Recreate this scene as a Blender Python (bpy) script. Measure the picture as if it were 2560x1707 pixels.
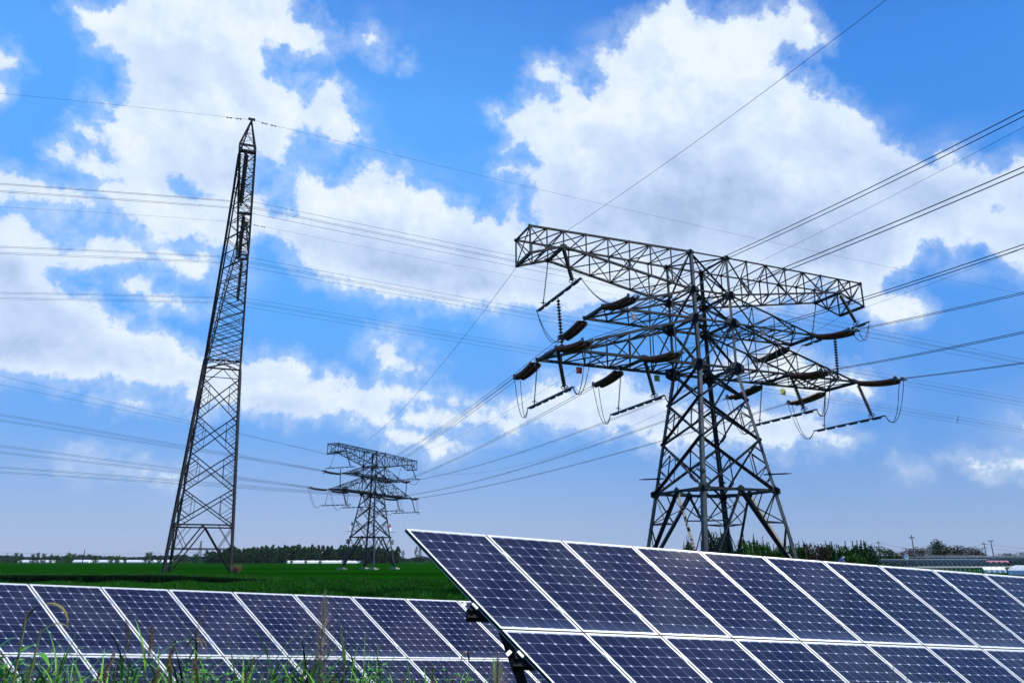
import bpy, math, random
import numpy as np
from mathutils import Vector, Matrix
random.seed(7)
for o in list(bpy.data.objects): bpy.data.objects.remove(o)
scene = bpy.context.scene
COL = scene.collection

# ------------------------------------------------------------ camera
PITCH = math.atan((1400-853.5)/1834.0)
CAMZ = 2.0
cd = bpy.data.cameras.new('camera'); cam = bpy.data.objects.new('camera', cd); COL.objects.link(cam)
cam.location = (0, 0, CAMZ); cam.rotation_euler = (math.pi/2+PITCH, 0, 0)
cd.sensor_width = 36.0; cd.lens = 36.0*1834/2560; cd.clip_start = 0.1; cd.clip_end = 9000
scene.camera = cam

# ------------------------------------------------------------ world, sun, exposure
SUN_AZ, SUN_EL = math.radians(100), math.radians(48)
w = bpy.data.worlds.new('World'); scene.world = w; w.use_nodes = True
nt = w.node_tree; nt.nodes.clear()
sky = nt.nodes.new('ShaderNodeTexSky'); sky.sky_type = 'NISHITA'; sky.sun_disc = False
sky.sun_elevation = SUN_EL; sky.sun_rotation = SUN_AZ; sky.air_density = 1.0; sky.dust_density = 0.3; sky.ozone_density = 2.5
bg = nt.nodes.new('ShaderNodeBackground'); bg.inputs['Strength'].default_value = 0.125
wo = nt.nodes.new('ShaderNodeOutputWorld')
# the day's colour of the air: lilac near the horizon, clear blue above, deeper towards the sun's side
geo = nt.nodes.new('ShaderNodeTexCoord'); sep = nt.nodes.new('ShaderNodeSeparateXYZ'); nt.links.new(geo.outputs['Generated'], sep.inputs[0])
rmp = nt.nodes.new('ShaderNodeValToRGB'); el_ = rmp.color_ramp.elements; K8 = 1.0
for i_, (z_, c_) in enumerate([(0.0, (.365, .475, .735)), (.07, (.28, .445, .80)), (.16, (.150, .41, .94)), (.30, (.118, .44, 1.08)), (.55, (.105, .435, 1.10)), (.68, (.07, .28, .88)), (1.0, (.04, .17, .62))]):
    e_ = el_[0] if i_ < 1 else (el_[len(el_)-1] if i_ == 6 else el_.new(z_)); e_.position = z_; e_.color = (*c_, 1)
nt.links.new(sep.outputs[2], rmp.inputs[0])
mrx = nt.nodes.new('ShaderNodeMapRange'); mrx.interpolation_type = 'SMOOTHSTEP'; mrx.inputs[1].default_value = -.15; mrx.inputs[2].default_value = .5; nt.links.new(sep.outputs[0], mrx.inputs[0])
mrz = nt.nodes.new('ShaderNodeMapRange'); mrz.inputs[1].default_value = -.28; mrz.inputs[2].default_value = .55; nt.links.new(sep.outputs[2], mrz.inputs[0])
mu = nt.nodes.new('ShaderNodeMath'); mu.operation = 'MULTIPLY'; nt.links.new(mrx.outputs[0], mu.inputs[0]); nt.links.new(mrz.outputs[0], mu.inputs[1])
tnt = nt.nodes.new('ShaderNodeMix'); tnt.data_type = 'RGBA'; tnt.blend_type = 'MULTIPLY'; tnt.inputs[7].default_value = (.42, .64, .80, 1)
nt.links.new(mu.outputs[0], tnt.inputs[0]); nt.links.new(rmp.outputs[0], tnt.inputs[6])
scl = nt.nodes.new('ShaderNodeVectorMath'); scl.operation = 'SCALE'; scl.inputs[3].default_value = 8.0; nt.links.new(tnt.outputs[2], scl.inputs[0])
mxs = nt.nodes.new('ShaderNodeMix'); mxs.data_type = 'RGBA'; mxs.inputs[0].default_value = 0.88
nt.links.new(sky.outputs[0], mxs.inputs[6]); nt.links.new(scl.outputs[0], mxs.inputs[7]); nt.links.new(mxs.outputs[2], bg.inputs[0])
nt.links.new(bg.outputs[0], wo.inputs[0])
sd = bpy.data.lights.new('sun', 'SUN'); sd.energy = 4.8; sd.angle = math.radians(0.5); sd.color = (1.0, 0.955, 0.88)
so = bpy.data.objects.new('sun', sd); COL.objects.link(so)
sv = Vector((math.sin(SUN_AZ)*math.cos(SUN_EL), math.cos(SUN_AZ)*math.cos(SUN_EL), math.sin(SUN_EL)))
so.rotation_euler = sv.to_track_quat('Z', 'Y').to_euler(); so.location = (30, -30, 60)
scene.view_settings.view_transform = 'Standard'; scene.view_settings.look = 'None'
scene.view_settings.gamma = 1.0; scene.view_settings.exposure = 0.0
try: scene.cycles.transparent_max_bounces = 12
except Exception: pass

# ------------------------------------------------------------ helpers
def tag(o, label=None, cat=None, group=None, kind=None):
    if label: o['label'] = label
    if cat: o['category'] = cat
    if group: o['group'] = group
    if kind: o['kind'] = kind
    return o
def empty(name, loc=(0, 0, 0), rz=0.0, label=None, cat=None, group=None):
    o = bpy.data.objects.new(name, None); COL.objects.link(o); o.location = loc; o.rotation_euler = (0, 0, rz)
    return tag(o, label, cat, group)
class MB:
    def __init__(s): s.v = []; s.f = []; s.m = []
    def add(s, vs, fs, mi=0):
        n = len(s.v); s.v += [tuple(p) for p in vs]; s.f += [tuple(i+n for i in f) for f in fs]; s.m += [mi]*len(fs)
    def lbar(s, a, b, wd, hint=(0, 0, 1), t=None, flip=1):
        """steel angle profile from a to b"""
        a = Vector(a); b = Vector(b); d = b-a
        if d.length < 1e-6: return
        d.normalize(); h = Vector(hint)
        x = h-d*h.dot(d)
        if x.length < 1e-3: h = Vector((1, 0, 0)); x = h-d*h.dot(d)
        x.normalize(); y = d.cross(x)*flip; t = t or wd*0.16; o = -wd*0.3
        pr = [(0, 0), (wd, 0), (wd, t), (t, t), (t, wd), (0, wd)]
        vs = [a+x*(p+o)+y*(q+o) for p, q in pr]+[b+x*(p+o)+y*(q+o) for p, q in pr]
        s.add(vs, [(i, (i+1) % 6, (i+1) % 6+6, i+6) for i in range(6)]+[(5, 4, 3, 2, 1, 0), (6, 7, 8, 9, 10, 11)])
    def box(s, a, b, wd, ht=None, hint=(0, 0, 1), mi=0):
        a = Vector(a); b = Vector(b); d = (b-a)
        if d.length < 1e-6: return
        d.normalize(); h = Vector(hint); ht = ht or wd
        x = h-d*h.dot(d)
        if x.length < 1e-3: h = Vector((1, 0, 0)); x = h-d*h.dot(d)
        x.normalize(); y = d.cross(x)
        vs = [p+x*(i*ht/2)+y*(j*wd/2) for p in (a, b) for i, j in ((-1, -1), (1, -1), (1, 1), (-1, 1))]
        s.add(vs, [(0, 1, 2, 3), (7, 6, 5, 4), (0, 4, 5, 1), (1, 5, 6, 2), (2, 6, 7, 3), (3, 7, 4, 0)], mi)
    def tube(s, pts, r, n=6, caps=True, mi=0):
        pts = [Vector(p) for p in pts]; rs = r if isinstance(r, (list, tuple)) else [r]*len(pts)
        rings = []; base = len(s.v); up = Vector((0, 0, 1))
        for i, p in enumerate(pts):
            d = (pts[min(i+1, len(pts)-1)]-pts[max(i-1, 0)])
            d = d.normalized() if d.length > 1e-9 else Vector((0, 0, 1))
            h = up if abs(d.z) < 0.95 else Vector((1, 0, 0))
            x = (h-d*h.dot(d)).normalized(); y = d.cross(x)
            rings.append([p+(x*math.cos(k*2*math.pi/n)+y*math.sin(k*2*math.pi/n))*rs[i] for k in range(n)])
        vs = [q for rg in rings for q in rg]; fs = []
        for i in range(len(pts)-1):
            for k in range(n): fs.append((i*n+k, i*n+(k+1) % n, (i+1)*n+(k+1) % n, (i+1)*n+k))
        if caps: fs.append(tuple(range(n-1, -1, -1))); fs.append(tuple((len(pts)-1)*n+k for k in range(n)))
        s.add(vs, fs, mi)
    def lathe(s, prof, n=10, mi=0, off=(0, 0, 0), bow=0.0, L=1.0):
        """prof: list of (x, r) along +X"""
        vs = []
        for x, r in prof:
            zz = -bow*4*(x/L)*(1-x/L)
            for k in range(n): vs.append((x+off[0], r*math.cos(k*2*math.pi/n)+off[1], r*math.sin(k*2*math.pi/n)+off[2]+zz))
        fs = [(i*n+k, i*n+(k+1) % n, (i+1)*n+(k+1) % n, (i+1)*n+k) for i in range(len(prof)-1) for k in range(n)]
        s.add(vs, fs, mi)
    def plate(s, c, nrm, up, wd, ht, t=0.03, n=6):
        c = Vector(c); nrm = Vector(nrm).normalized(); u = (Vector(up)-nrm*Vector(up).dot(nrm)).normalized(); x = nrm.cross(u)
        ps = [(c+x*math.cos((k+.5)*2*math.pi/n)*wd/2+u*math.sin((k+.5)*2*math.pi/n)*ht/2) for k in range(n)]
        vs = [p-nrm*t/2 for p in ps]+[p+nrm*t/2 for p in ps]
        s.add(vs, [tuple(range(n-1, -1, -1)), tuple(range(n, 2*n))]+[(k, (k+1) % n, (k+1) % n+n, k+n) for k in range(n)])
    def mesh(s, name, mats, smooth=False):
        me = bpy.data.meshes.new(name); me.from_pydata(s.v, [], s.f)
        for m in (mats if isinstance(mats, (list, tuple)) else [mats]): me.materials.append(m)
        if max(s.m or [0]) > 0: me.polygons.foreach_set('material_index', s.m)
        if smooth: me.polygons.foreach_set('use_smooth', [True]*len(me.polygons))
        me.update(); return me
    def build(s, name, mats, parent=None, smooth=False):
        o = bpy.data.objects.new(name, s.mesh(name, mats, smooth)); COL.objects.link(o)
        if parent: o.parent = parent
        return o
def inst(name, me, parent=None, loc=None):
    o = bpy.data.objects.new(name, me); COL.objects.link(o)
    if parent: o.parent = parent
    if loc is not None: o.location = loc
    return o
def copy_tree(o, parent=None):
    c = o.copy(); COL.objects.link(c)
    if parent: c.parent = parent; c.matrix_parent_inverse = o.matrix_parent_inverse.copy()
    for ch in list(o.children): copy_tree(ch, c)
    return c

# ------------------------------------------------------------ materials
def mat(name, base, rough=0.6, metal=0.0, spec=0.5, noise=None, bump=0.0):
    """noise = (scale, colour2, detail)"""
    m = bpy.data.materials.new(name); m.use_nodes = True; t = m.node_tree; b = t.nodes['Principled BSDF']
    b.inputs['Base Color'].default_value = (*base, 1); b.inputs['Roughness'].default_value = rough
    b.inputs['Metallic'].default_value = metal; b.inputs['Specular IOR Level'].default_value = spec
    if noise:
        sc, c2, det = noise
        tc = t.nodes.new('ShaderNodeTexCoord'); n = t.nodes.new('ShaderNodeTexNoise'); n.inputs['Scale'].default_value = sc; n.inputs['Detail'].default_value = det
        n.inputs['Roughness'].default_value = 0.65
        t.links.new(tc.outputs['Object'], n.inputs['Vector'])
        r = t.nodes.new('ShaderNodeMapRange'); r.inputs[1].default_value = 0.35; r.inputs[2].default_value = 0.65
        t.links.new(n.outputs['Fac'], r.inputs[0])
        mx = t.nodes.new('ShaderNodeMix'); mx.data_type = 'RGBA'; mx.inputs[6].default_value = (*base, 1); mx.inputs[7].default_value = (*c2, 1)
        t.links.new(r.outputs[0], mx.inputs[0]); t.links.new(mx.outputs[2], b.inputs['Base Color'])
        if bump:
            bp = t.nodes.new('ShaderNodeBump'); bp.inputs['Strength'].default_value = bump; bp.inputs['Distance'].default_value = 0.05
            t.links.new(n.outputs['Fac'], bp.inputs['Height']); t.links.new(bp.outputs[0], b.inputs['Normal'])
    return m
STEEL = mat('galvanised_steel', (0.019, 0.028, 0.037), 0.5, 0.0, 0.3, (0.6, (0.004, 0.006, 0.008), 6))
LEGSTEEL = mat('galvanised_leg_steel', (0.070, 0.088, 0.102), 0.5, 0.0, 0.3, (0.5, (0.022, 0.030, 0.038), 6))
DARKSTEEL = mat('weathered_steel', (0.020, 0.021, 0.025), 0.6, 0.0, 0.3, (0.4, (0.010, 0.009, 0.010), 5))
BROWN = mat('brown_porcelain', (0.060, 0.020, 0.012), 0.35, 0, 0.5)
BLACKINS = mat('dark_insulator', (0.012, 0.011, 0.012), 0.5, 0, 0.4)
WIRE = mat('dark_conductor', (0.02, 0.02, 0.024), 0.6, 0.3, 0.3)
ALU = mat('jumper_bar_metal', (0.22, 0.225, 0.23), 0.5, 0.5, 0.5, (3.0, (0.12, 0.12, 0.125), 4))
CONC = mat('concrete', (0.36, 0.33, 0.28), 0.9, 0, 0.3, (3, (0.25, 0.23, 0.19), 5))
FRAME = mat('white_frame', (0.82, 0.83, 0.80), 0.38, 0.0, 0.5, (6, (0.76, 0.78, 0.74), 4))
SIDEWALL = mat('shaded_frame_wall', (0.035, 0.06, 0.085), 0.4, 0.2, 0.5)  # outer frame walls: shade painted in as a darker colour than the face
RAILM = mat('rack_steel', (0.008, 0.009, 0.010), 0.7, 0.0, 0.2)
LIGHTMETAL = mat('bright_clamp_metal', (0.5, 0.54, 0.6), 0.35, 0.6, 0.5)
BACKSHEET = mat('backsheet', (0.25, 0.25, 0.26), 0.7)
YELLOW = mat('yellow_sign', (0.55, 0.48, 0.05), 0.6)
REDS = mat('red_sign', (0.35, 0.03, 0.02), 0.6)
BLUEGREY = mat('dark_sign', (0.05, 0.07, 0.09), 0.6)
WHITE = mat('white_paint', (0.75, 0.76, 0.76), 0.6)
PLASTIC = mat('white_film', (0.82, 0.83, 0.82), 0.4, 0, 0.5, (0.4, (0.68, 0.69, 0.69), 4))
WOODPOLE = mat('weathered_pole', (0.22, 0.19, 0.17), 0.85, 0, 0.3, (2, (0.13, 0.11, 0.10), 4))
REDROOF = mat('red_sheet', (0.45, 0.10, 0.07), 0.7)

# ------------------------------------------------------------ sky with cumulus clouds (distant dome sector)
def za(x, y): return (x/1.8375, y/1.8375)
def zb(x, y): return (1200+x/1.7287, y/1.7287)
def zc(x, y): return (x/1.8375, 700+y/1.8375)
def zd(x, y): return (1280+x/1.8375, 700+y/1.8375)
P_ = lambda f, L: [f(*p) for p in L]
CL = []   # (polygon, cap, offset, softness)
CL.append((P_(za, [(330,30),(420,65),(500,40),(540,0),(500,-250),(1500,-250),(1390,0),(1400,60),(1445,40),(1480,110),(1525,150),(1535,210),(1510,265),(1420,295),(1330,285),(1290,250),(1230,245),(1225,290),(1245,330),(1320,355),(1360,400),(1400,450),(1440,430),(1470,400),(1390,370),(1380,345),(1450,325),(1520,350),(1600,420),(1600,450),(1640,560),(1680,640),(1640,670),(1560,680),(1490,640),(1430,620),(1350,640),(1310,680),(1320,740),(1310,790),(1250,770),(1200,740),(1175,740),(1170,860),(1230,900),(1260,950),(1350,990),(1400,1060),(1400,1170),(1310,1190),(1250,1130),(1190,1100),(1150,1110),(1140,1180),(1050,1160),(960,1150),(880,1100),(830,1120),(740,1110),(680,1060),(640,1040),(560,1000),(480,900),(460,870),(540,830),(440,805),(340,800),(280,760),(210,720),(200,680),(260,680),(260,640),(290,640),(360,710),(400,700),(480,740),(520,740),(500,680),(430,640),(350,620),(310,580),(340,560),(460,590),(440,530),(500,550),(440,480),(400,420),(430,400),(520,450),(560,430),(570,370),(560,290),(500,220),(430,215),(430,160)]), 90, 0))
CL.append((P_(za, [(0,980),(110,985),(160,1045),(250,1085),(300,1130),(370,1130),(400,1080),(500,1050),(580,1070),(640,1110),(690,1180),(640,1215),(560,1240),(480,1260),(400,1265),(320,1250),(260,1235),(210,1245),(240,1270),(300,1290),(340,1320),(400,1350),(430,1380),(480,1430),(540,1480),(620,1490),(730,1510),(780,1530),(830,1565)])
  + P_(zc, [(890,300),(940,320),(1030,330),(1120,335),(1250,330),(1330,350),(1400,380),(1450,450),(1490,420),(1560,425),(1640,460),(1680,480),(1720,450),(1750,450),(1850,460),(1950,480),(2030,540),(1930,580),(1850,570),(1800,600),(1840,640),(1800,670),(1700,680),(1630,660),(1600,620),(1500,610),(1400,635),(1280,640),(1150,620),(1100,600),(900,590),(850,560),(830,500),(700,500),(600,510),(450,490),(300,490),(200,470),(100,470),(-300,440)]) + P_(za, [(-400,980)]), 80, 0))
CL.append((P_(za, [(-300,740),(60,755),(140,790),(220,840),(330,850),(420,900),(470,960),(420,960),(330,930),(220,920),(100,940),(-300,930)]), 40, 0))
CL.append((P_(za, [(-200,170),(20,190),(60,220),(100,260),(110,310),(60,340),(20,340),(60,410),(30,460),(0,480),(-200,480)]), 45, 0))
CL.append((P_(za, [(1345,810),(1380,770),(1420,790),(1480,820),(1560,820),(1600,780),(1650,710),(1690,690),(1740,720),(1800,760),(1850,765),(1880,830),(1960,860),(2040,880),(2070,915),(2150,920),(2200,980),(2260,970),(2300,1010),(2340,950),(2400,920)])
  + P_(zb, [(130,890),(210,940),(400,1100),(560,1240),(500,1330),(420,1375),(250,1350),(140,1330)]) + P_(za, [(2352,1450),(2200,1400),(2060,1410),(1900,1390),(1800,1380),(1650,1340),(1560,1310),(1420,1290),(1380,1230),(1300,1160),(1260,1080),(1200,1030),(1260,950),(1350,960)]), 90, 0))
CL.append((P_(zb, [(210,940),(205,860),(240,800),(200,770),(140,770),(60,740),(70,700),(110,690),(230,700),(190,650),(80,680),(70,650),(130,600),(60,520),(70,470),(130,500),(190,430),(250,410),(320,430),(310,390),(250,370),(220,330),(240,260),(290,270),(340,270),(400,310),(450,350),(480,380),(520,350),(490,290),(430,270),(480,210),(590,190),(620,130),(720,50),(780,0),(760,-200),(940,-200),(930,20),(1010,40),(1060,20),(1090,20),(1200,20),(1250,10),(1320,25),(1360,0),(1400,40),(1430,110),(1460,160),(1500,185),(1420,220),(1320,215),(1250,250),(1240,280),(1300,285),(1350,320),(1440,350),(1500,390),(1550,440),(1630,480),(1680,530),(1780,590),(1850,640),(1900,680),(1960,700),(1930,625),(2050,640),(2150,680),(2220,690),(2300,650),(2700,650),(2700,1300),(2352,1210),(2250,1170),(2180,1100),(2100,1080),(2040,1110),(2000,1070),(1920,1070),(1900,1130),(1830,1190),(1760,1230),(1850,1235),(1905,1260),(1940,1320),(1900,1370),(1800,1380),(1700,1370),(1640,1300),(1500,1250),(1400,1330),(1200,1345),(1000,1330),(700,1300),(500,1300),(300,1250),(100,1050)]), 110, 0))
CL.append((P_(zd, [(-350,560),(20,560),(130,490),(200,480),(280,520),(340,470),(500,440),(560,480),(650,540),(720,560),(900,600),(1100,560),(1200,600),(1400,620),(1500,700),(1620,730),(1560,755),(1300,745),(1000,740),(700,730),(600,690),(400,660),(250,650),(130,630),(-50,620)]), 60, 12))
CL.append((P_(zd, [(1290,310),(1400,350),(1500,390),(1620,420),(1690,480),(1700,530),(1620,560),(1450,540),(1200,500),(900,440),(1000,330)]), 45, 0))
CL.append((P_(zd, [(1960,810),(2080,785),(2180,820),(2352,790),(2500,800),(2500,870),(2200,870),(2080,850)]), 14, 0))
CL.append((P_(zd, [(1760,820),(1900,850),(1930,880),(1800,870)]), 10, 0))
CL.append((P_(zd, [(2300,650),(2352,635),(2500,640),(2500,700),(2352,690)]), 25, 0))
CL.append((P_(zc, [(1680,330),(1710,290),(1780,280),(1790,235),(1830,235),(1850,290),(1910,310),(1860,320),(1890,360),(1950,360),(1990,410),(1930,450),(1840,450),(1780,410),(1740,380)]), 60, 12))
CL.append((P_(zc, [(1970,570),(2040,600),(2130,600),(2140,565),(2200,590),(2290,590),(2352,640),(2352,690),(2150,690),(2050,660),(1880,650),(1820,620),(1960,620)]), 50, 12))
CL.append((P_(zc, [(1790,700),(1900,710),(1960,730),(2080,740),(2190,770),(2000,800),(1930,760),(1800,750)]), 34, 8))
CL.append((P_(zc, [(410,530),(500,510),(620,550),(760,555),(800,580),(600,585)]), 14, 0))
CL.append((P_(zc, [(240,830),(320,810),(430,795),(510,830),(640,860),(840,880),(800,920),(500,900),(250,880)]), 12, 0))
CL.append((P_(za, [(570,1290),(640,1230),(720,1330),(770,1310),(860,1370),(970,1420),(930,1450),(800,1430),(690,1400)]), 34, 10))
CL.append((P_(za, [(740,1160),(830,1180),(960,1170),(970,1250),(900,1295),(850,1260),(790,1220)]), 34, 10))
CL.append((P_(za, [(1670,155),(1730,165),(1770,200),(1775,290),(1740,280),(1700,220)]), 8, 0))
CL.append((P_(za, [(1870,260),(1900,270),(1890,320),(1865,310)]), 5, 0))
HOLES = [P_(za, [(750,800),(850,790),(920,860),(1010,900),(900,930),(820,900),(780,850)]), P_(zb, [(2190,885),(2260,900),(2250,940),(2180,920)]), P_(zc, [(1450,490),(1540,490),(1560,520),(1480,520)])]
# darker, lavender bellies: (centre, rx, ry, amount)
SH = [(zb(1000,900),330,120,.85),(zb(1450,1000),330,130,.9),(zb(700,820),150,90,.5),(zb(1500,640),260,110,.3),(zb(1900,850),260,150,.55),(zb(1300,1180),300,70,.5),
      (zc(200,150),300,110,.55),(zc(120,320),170,70,.9),(zc(500,330),260,60,.5),(zc(800,430),200,40,.35),(zc(1250,590),170,30,.7),(zc(1650,560),120,20,.3),
      (za(1850,1230),260,75,.95),(za(1600,1120),200,60,.6),(za(2150,1330),160,50,.9),(za(1700,1300),170,40,.7),
      (za(820,300),130,70,.35),(za(950,820),110,60,.45),(za(60,1250),100,60,.55),(zd(500,640),260,30,.5),(zd(1000,690),260,30,.45),(zb(750,250),60,40,.3)]
VEIL = [((330, 560), 330, 150, .62), (za(1250, 900), 200, 120, .5), (za(900, 1240), 170, 90, .45), (za(1480, 560), 130, 110, .5), (zc(1850, 600), 260, 50, .5), (zd(700, 620), 420, 60, .4), (zb(2050, 1090), 170, 70, .45), (zb(560, 180), 90, 50, .3), (zc(600, 870), 260, 30, .35), (za(1730, 210), 40, 45, .3), (zd(1300, 480), 220, 60, .4)]
def sdf_poly(px, py, poly):
    n = len(poly); d = np.full(px.shape, 1e9); inside = np.zeros(px.shape, bool)
    for i in range(n):
        ax, ay = poly[i]; bx, by = poly[(i+1) % n]
        ex, ey = bx-ax, by-ay; wx, wy = px-ax, py-ay
        t = np.clip((wx*ex+wy*ey)/(ex*ex+ey*ey+1e-9), 0, 1)
        d = np.minimum(d, (wx-ex*t)**2+(wy-ey*t)**2)
        c = ((ay > py) != (by > py)) & (px < (bx-ax)*(py-ay)/((by-ay)+1e-12)+ax)
        inside ^= c
    d = np.sqrt(d); return np.where(inside, d, -d)
def build_sky():
    R = 4600.0; na, ne = 430, 300
    A = np.radians(np.linspace(-58, 58, na)); Eg = np.radians(np.linspace(-1.0, 68, ne))
    AA, EE = np.meshgrid(A, Eg)
    dx, dy, dz = np.sin(AA)*np.cos(EE), np.cos(AA)*np.cos(EE), np.sin(EE)
    fw = dy*math.cos(PITCH)+dz*math.sin(PITCH); up = -dy*math.sin(PITCH)+dz*math.cos(PITCH)
    ok = fw > 0.25; f2 = np.where(ok, fw, 1)
    px = 1280+1834*dx/f2; py = 853.5-1834*up/f2
    s = np.full(px.shape, -200.0)
    for poly, cap, off in CL:
        s = np.maximum(s, np.minimum(sdf_poly(px, py, poly)+off, cap))
    for poly in HOLES: s = np.minimum(s, -sdf_poly(px, py, poly)*0.8+22)
    vl = np.zeros(px.shape)
    for (cx, cy), rx, ry, am in VEIL: vl = np.maximum(vl, am*np.exp(-(((px-cx)/rx)**2+((py-cy)/ry)**2)**2))
    vl = np.where(ok, vl, 0)
    s = np.where(ok, s, -200)
    # fade to clear sky towards the sector's rim
    rim = np.minimum(np.minimum(AA-A[0], A[-1]-AA), Eg[-1]-EE); s = np.where(rim < 0.03, -200, s); vl = np.where(rim < 0.03, 0, vl)
    sh = np.zeros(px.shape)
    for (cx, cy), rx, ry, am in SH:
        sh = np.maximum(sh, am*np.exp(-(((px-cx)/rx)**2+((py-cy)/ry)**2)))
    V = np.stack([dx*R, dy*R, dz*R], -1).reshape(-1, 3)
    idx = np.arange(na*ne).reshape(ne, na)
    keep = (np.maximum.reduce([s[:-1, :-1], s[1:, :-1], s[:-1, 1:], s[1:, 1:]]) > -110) | (vl[:-1, :-1] > .03)
    F = np.stack([idx[:-1, :-1], idx[:-1, 1:], idx[1:, 1:], idx[1:, :-1]], -1)[keep].reshape(-1, 4)
    me = bpy.data.meshes.new('sky'); me.from_pydata(V.tolist(), [], F.tolist())
    for nm, arr in (('cd', s), ('sh', sh), ('vl', vl)):
        a = me.attributes.new(nm, 'FLOAT', 'POINT'); a.data.foreach_set('value', arr.reshape(-1).astype(np.float32))
    me.polygons.foreach_set('use_smooth', [True]*len(me.polygons))
    m = bpy.data.materials.new('cloud_vapour'); m.use_nodes = True; t = m.node_tree; t.nodes.clear(); N = t.nodes.new; Lk = t.links.new
    out = N('ShaderNodeOutputMaterial'); mix = N('ShaderNodeMixShader'); tr = N('ShaderNodeBsdfTransparent'); em = N('ShaderNodeEmission')
    tc = N('ShaderNodeTexCoord'); sc = N('ShaderNodeVectorMath'); sc.operation = 'SCALE'; sc.inputs[3].default_value = 1/R
    Lk(tc.outputs['Object'], sc.inputs[0])
    def noise(scale, det, rough, dist=0.0):
        n = N('ShaderNodeTexNoise'); n.inputs['Scale'].default_value = scale; n.inputs['Detail'].default_value = det; n.inputs['Roughness'].default_value = rough; n.inputs['Distortion'].default_value = dist
        Lk(sc.outputs[0], n.inputs['Vector']); return n.outputs['Fac']
    def M(op, a, b=None, c=None):
        n = N('ShaderNodeMath'); n.operation = op
        for i, v in enumerate((a, b, c)):
            if v is None: continue
            if isinstance(v, (int, float)): n.inputs[i].default_value = v
            else: Lk(v, n.inputs[i])
        return n.outputs[0]
    def at(nm):
        a = N('ShaderNodeAttribute'); a.attribute_name = nm; return a.outputs['Fac']
    def rng(v, a, b, c, d, smooth=True):
        n = N('ShaderNodeMapRange'); n.interpolation_type = 'SMOOTHSTEP' if smooth else 'LINEAR'
        Lk(v, n.inputs[0]); n.inputs[1].default_value = a; n.inputs[2].default_value = b; n.inputs[3].default_value = c; n.inputs[4].default_value = d
        return n.outputs[0]
    cdn, shn = at('cd'), at('sh')
    n1 = noise(13, 10, 0.60, 0.25); n2 = noise(5.0, 6, 0.55); n3 = noise(42, 8, 0.62); n4 = noise(130, 5, 0.6)
    def offs(scale, det, rough, dist, d):
        ad = N('ShaderNodeVectorMath'); ad.operation = 'ADD'; Lk(sc.outputs[0], ad.inputs[0]); ad.inputs[1].default_value = d
        n = N('ShaderNodeTexNoise'); n.inputs['Scale'].default_value = scale; n.inputs['Detail'].default_value = det; n.inputs['Roughness'].default_value = rough; n.inputs['Distortion'].default_value = dist
        Lk(ad.outputs[0], n.inputs['Vector']); return n.outputs['Fac']
    # density differences towards the sun give the billows a lit and an unlit side
    rel = M('ADD', M('MULTIPLY', M('SUBTRACT', offs(13, 6, .55, .25, (.02, -.006, .024)), noise(13, 6, .55, .25)), 1.3), M('MULTIPLY', M('SUBTRACT', offs(34, 6, .6, 0, (.006, -.002, .007)), noise(34, 6, .6)), .45))
    disp = M('ADD', M('ADD', M('MULTIPLY', M('SUBTRACT', n1, 0.5), 120.0), M('MULTIPLY', M('SUBTRACT', n3, 0.5), 82.0)), M('MULTIPLY', M('SUBTRACT', n4, 0.5), 26.0))
    dd = M('ADD', cdn, disp)
    core = rng(dd, -8, 28, 0, 0.98)
    halo = M('MULTIPLY', rng(dd, -48, 16, 0, 1), M('ADD', .06, M('MULTIPLY', n3, .55)))
    veil = M('MULTIPLY', at('vl'), rng(M('ADD', M('MULTIPLY', n1, .7), M('MULTIPLY', n3, .3)), .34, .66, 0, 1))
    alpha = M('MAXIMUM', core, M('MAXIMUM', halo, veil))
    wisp = M('MULTIPLY', rng(noise(4.0, 8, 0.6, 0.6), 0.50, 0.80, 0, 0.30), rng(cdn, -130, -5, 0.10, 1))
    alpha = M('MAXIMUM', alpha, wisp)
    body = rng(dd, 0, 80, 0, 1)
    grey = M('MULTIPLY', shn, M('MULTIPLY', body, M('ADD', 0.50, M('MULTIPLY', n2, 0.65))))
    grey = M('ADD', grey, M('MULTIPLY', rel, M('ADD', .35, M('MULTIPLY', body, .65))))
    grey = M('ADD', grey, M('MULTIPLY', M('SUBTRACT', n2, 0.25), .62))
    cr = N('ShaderNodeValToRGB'); e = cr.color_ramp.elements
    e[0].position = 0.0; e[0].color = (0.86, 0.955, 1.03, 1); e[1].position = 1.0; e[1].color = (0.42, 0.55, 0.80, 1)
    x = e.new(0.35); x.color = (0.66, 0.79, 1.0, 1); x = e.new(0.68); x.color = (0.54, 0.68, 0.93, 1)
    Lk(grey, cr.inputs[0]); Lk(cr.outputs[0], em.inputs[0]); em.inputs[1].default_value = 1.0
    Lk(alpha, mix.inputs[0]); Lk(tr.outputs[0], mix.inputs[1]); Lk(em.outputs[0], mix.inputs[2]); Lk(mix.outputs[0], out.inputs[0])
    me.materials.append(m)
    o = bpy.data.objects.new('sky', me); COL.objects.link(o); o['kind'] = 'structure'; o.visible_shadow = True
    return o
build_sky()

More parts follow.
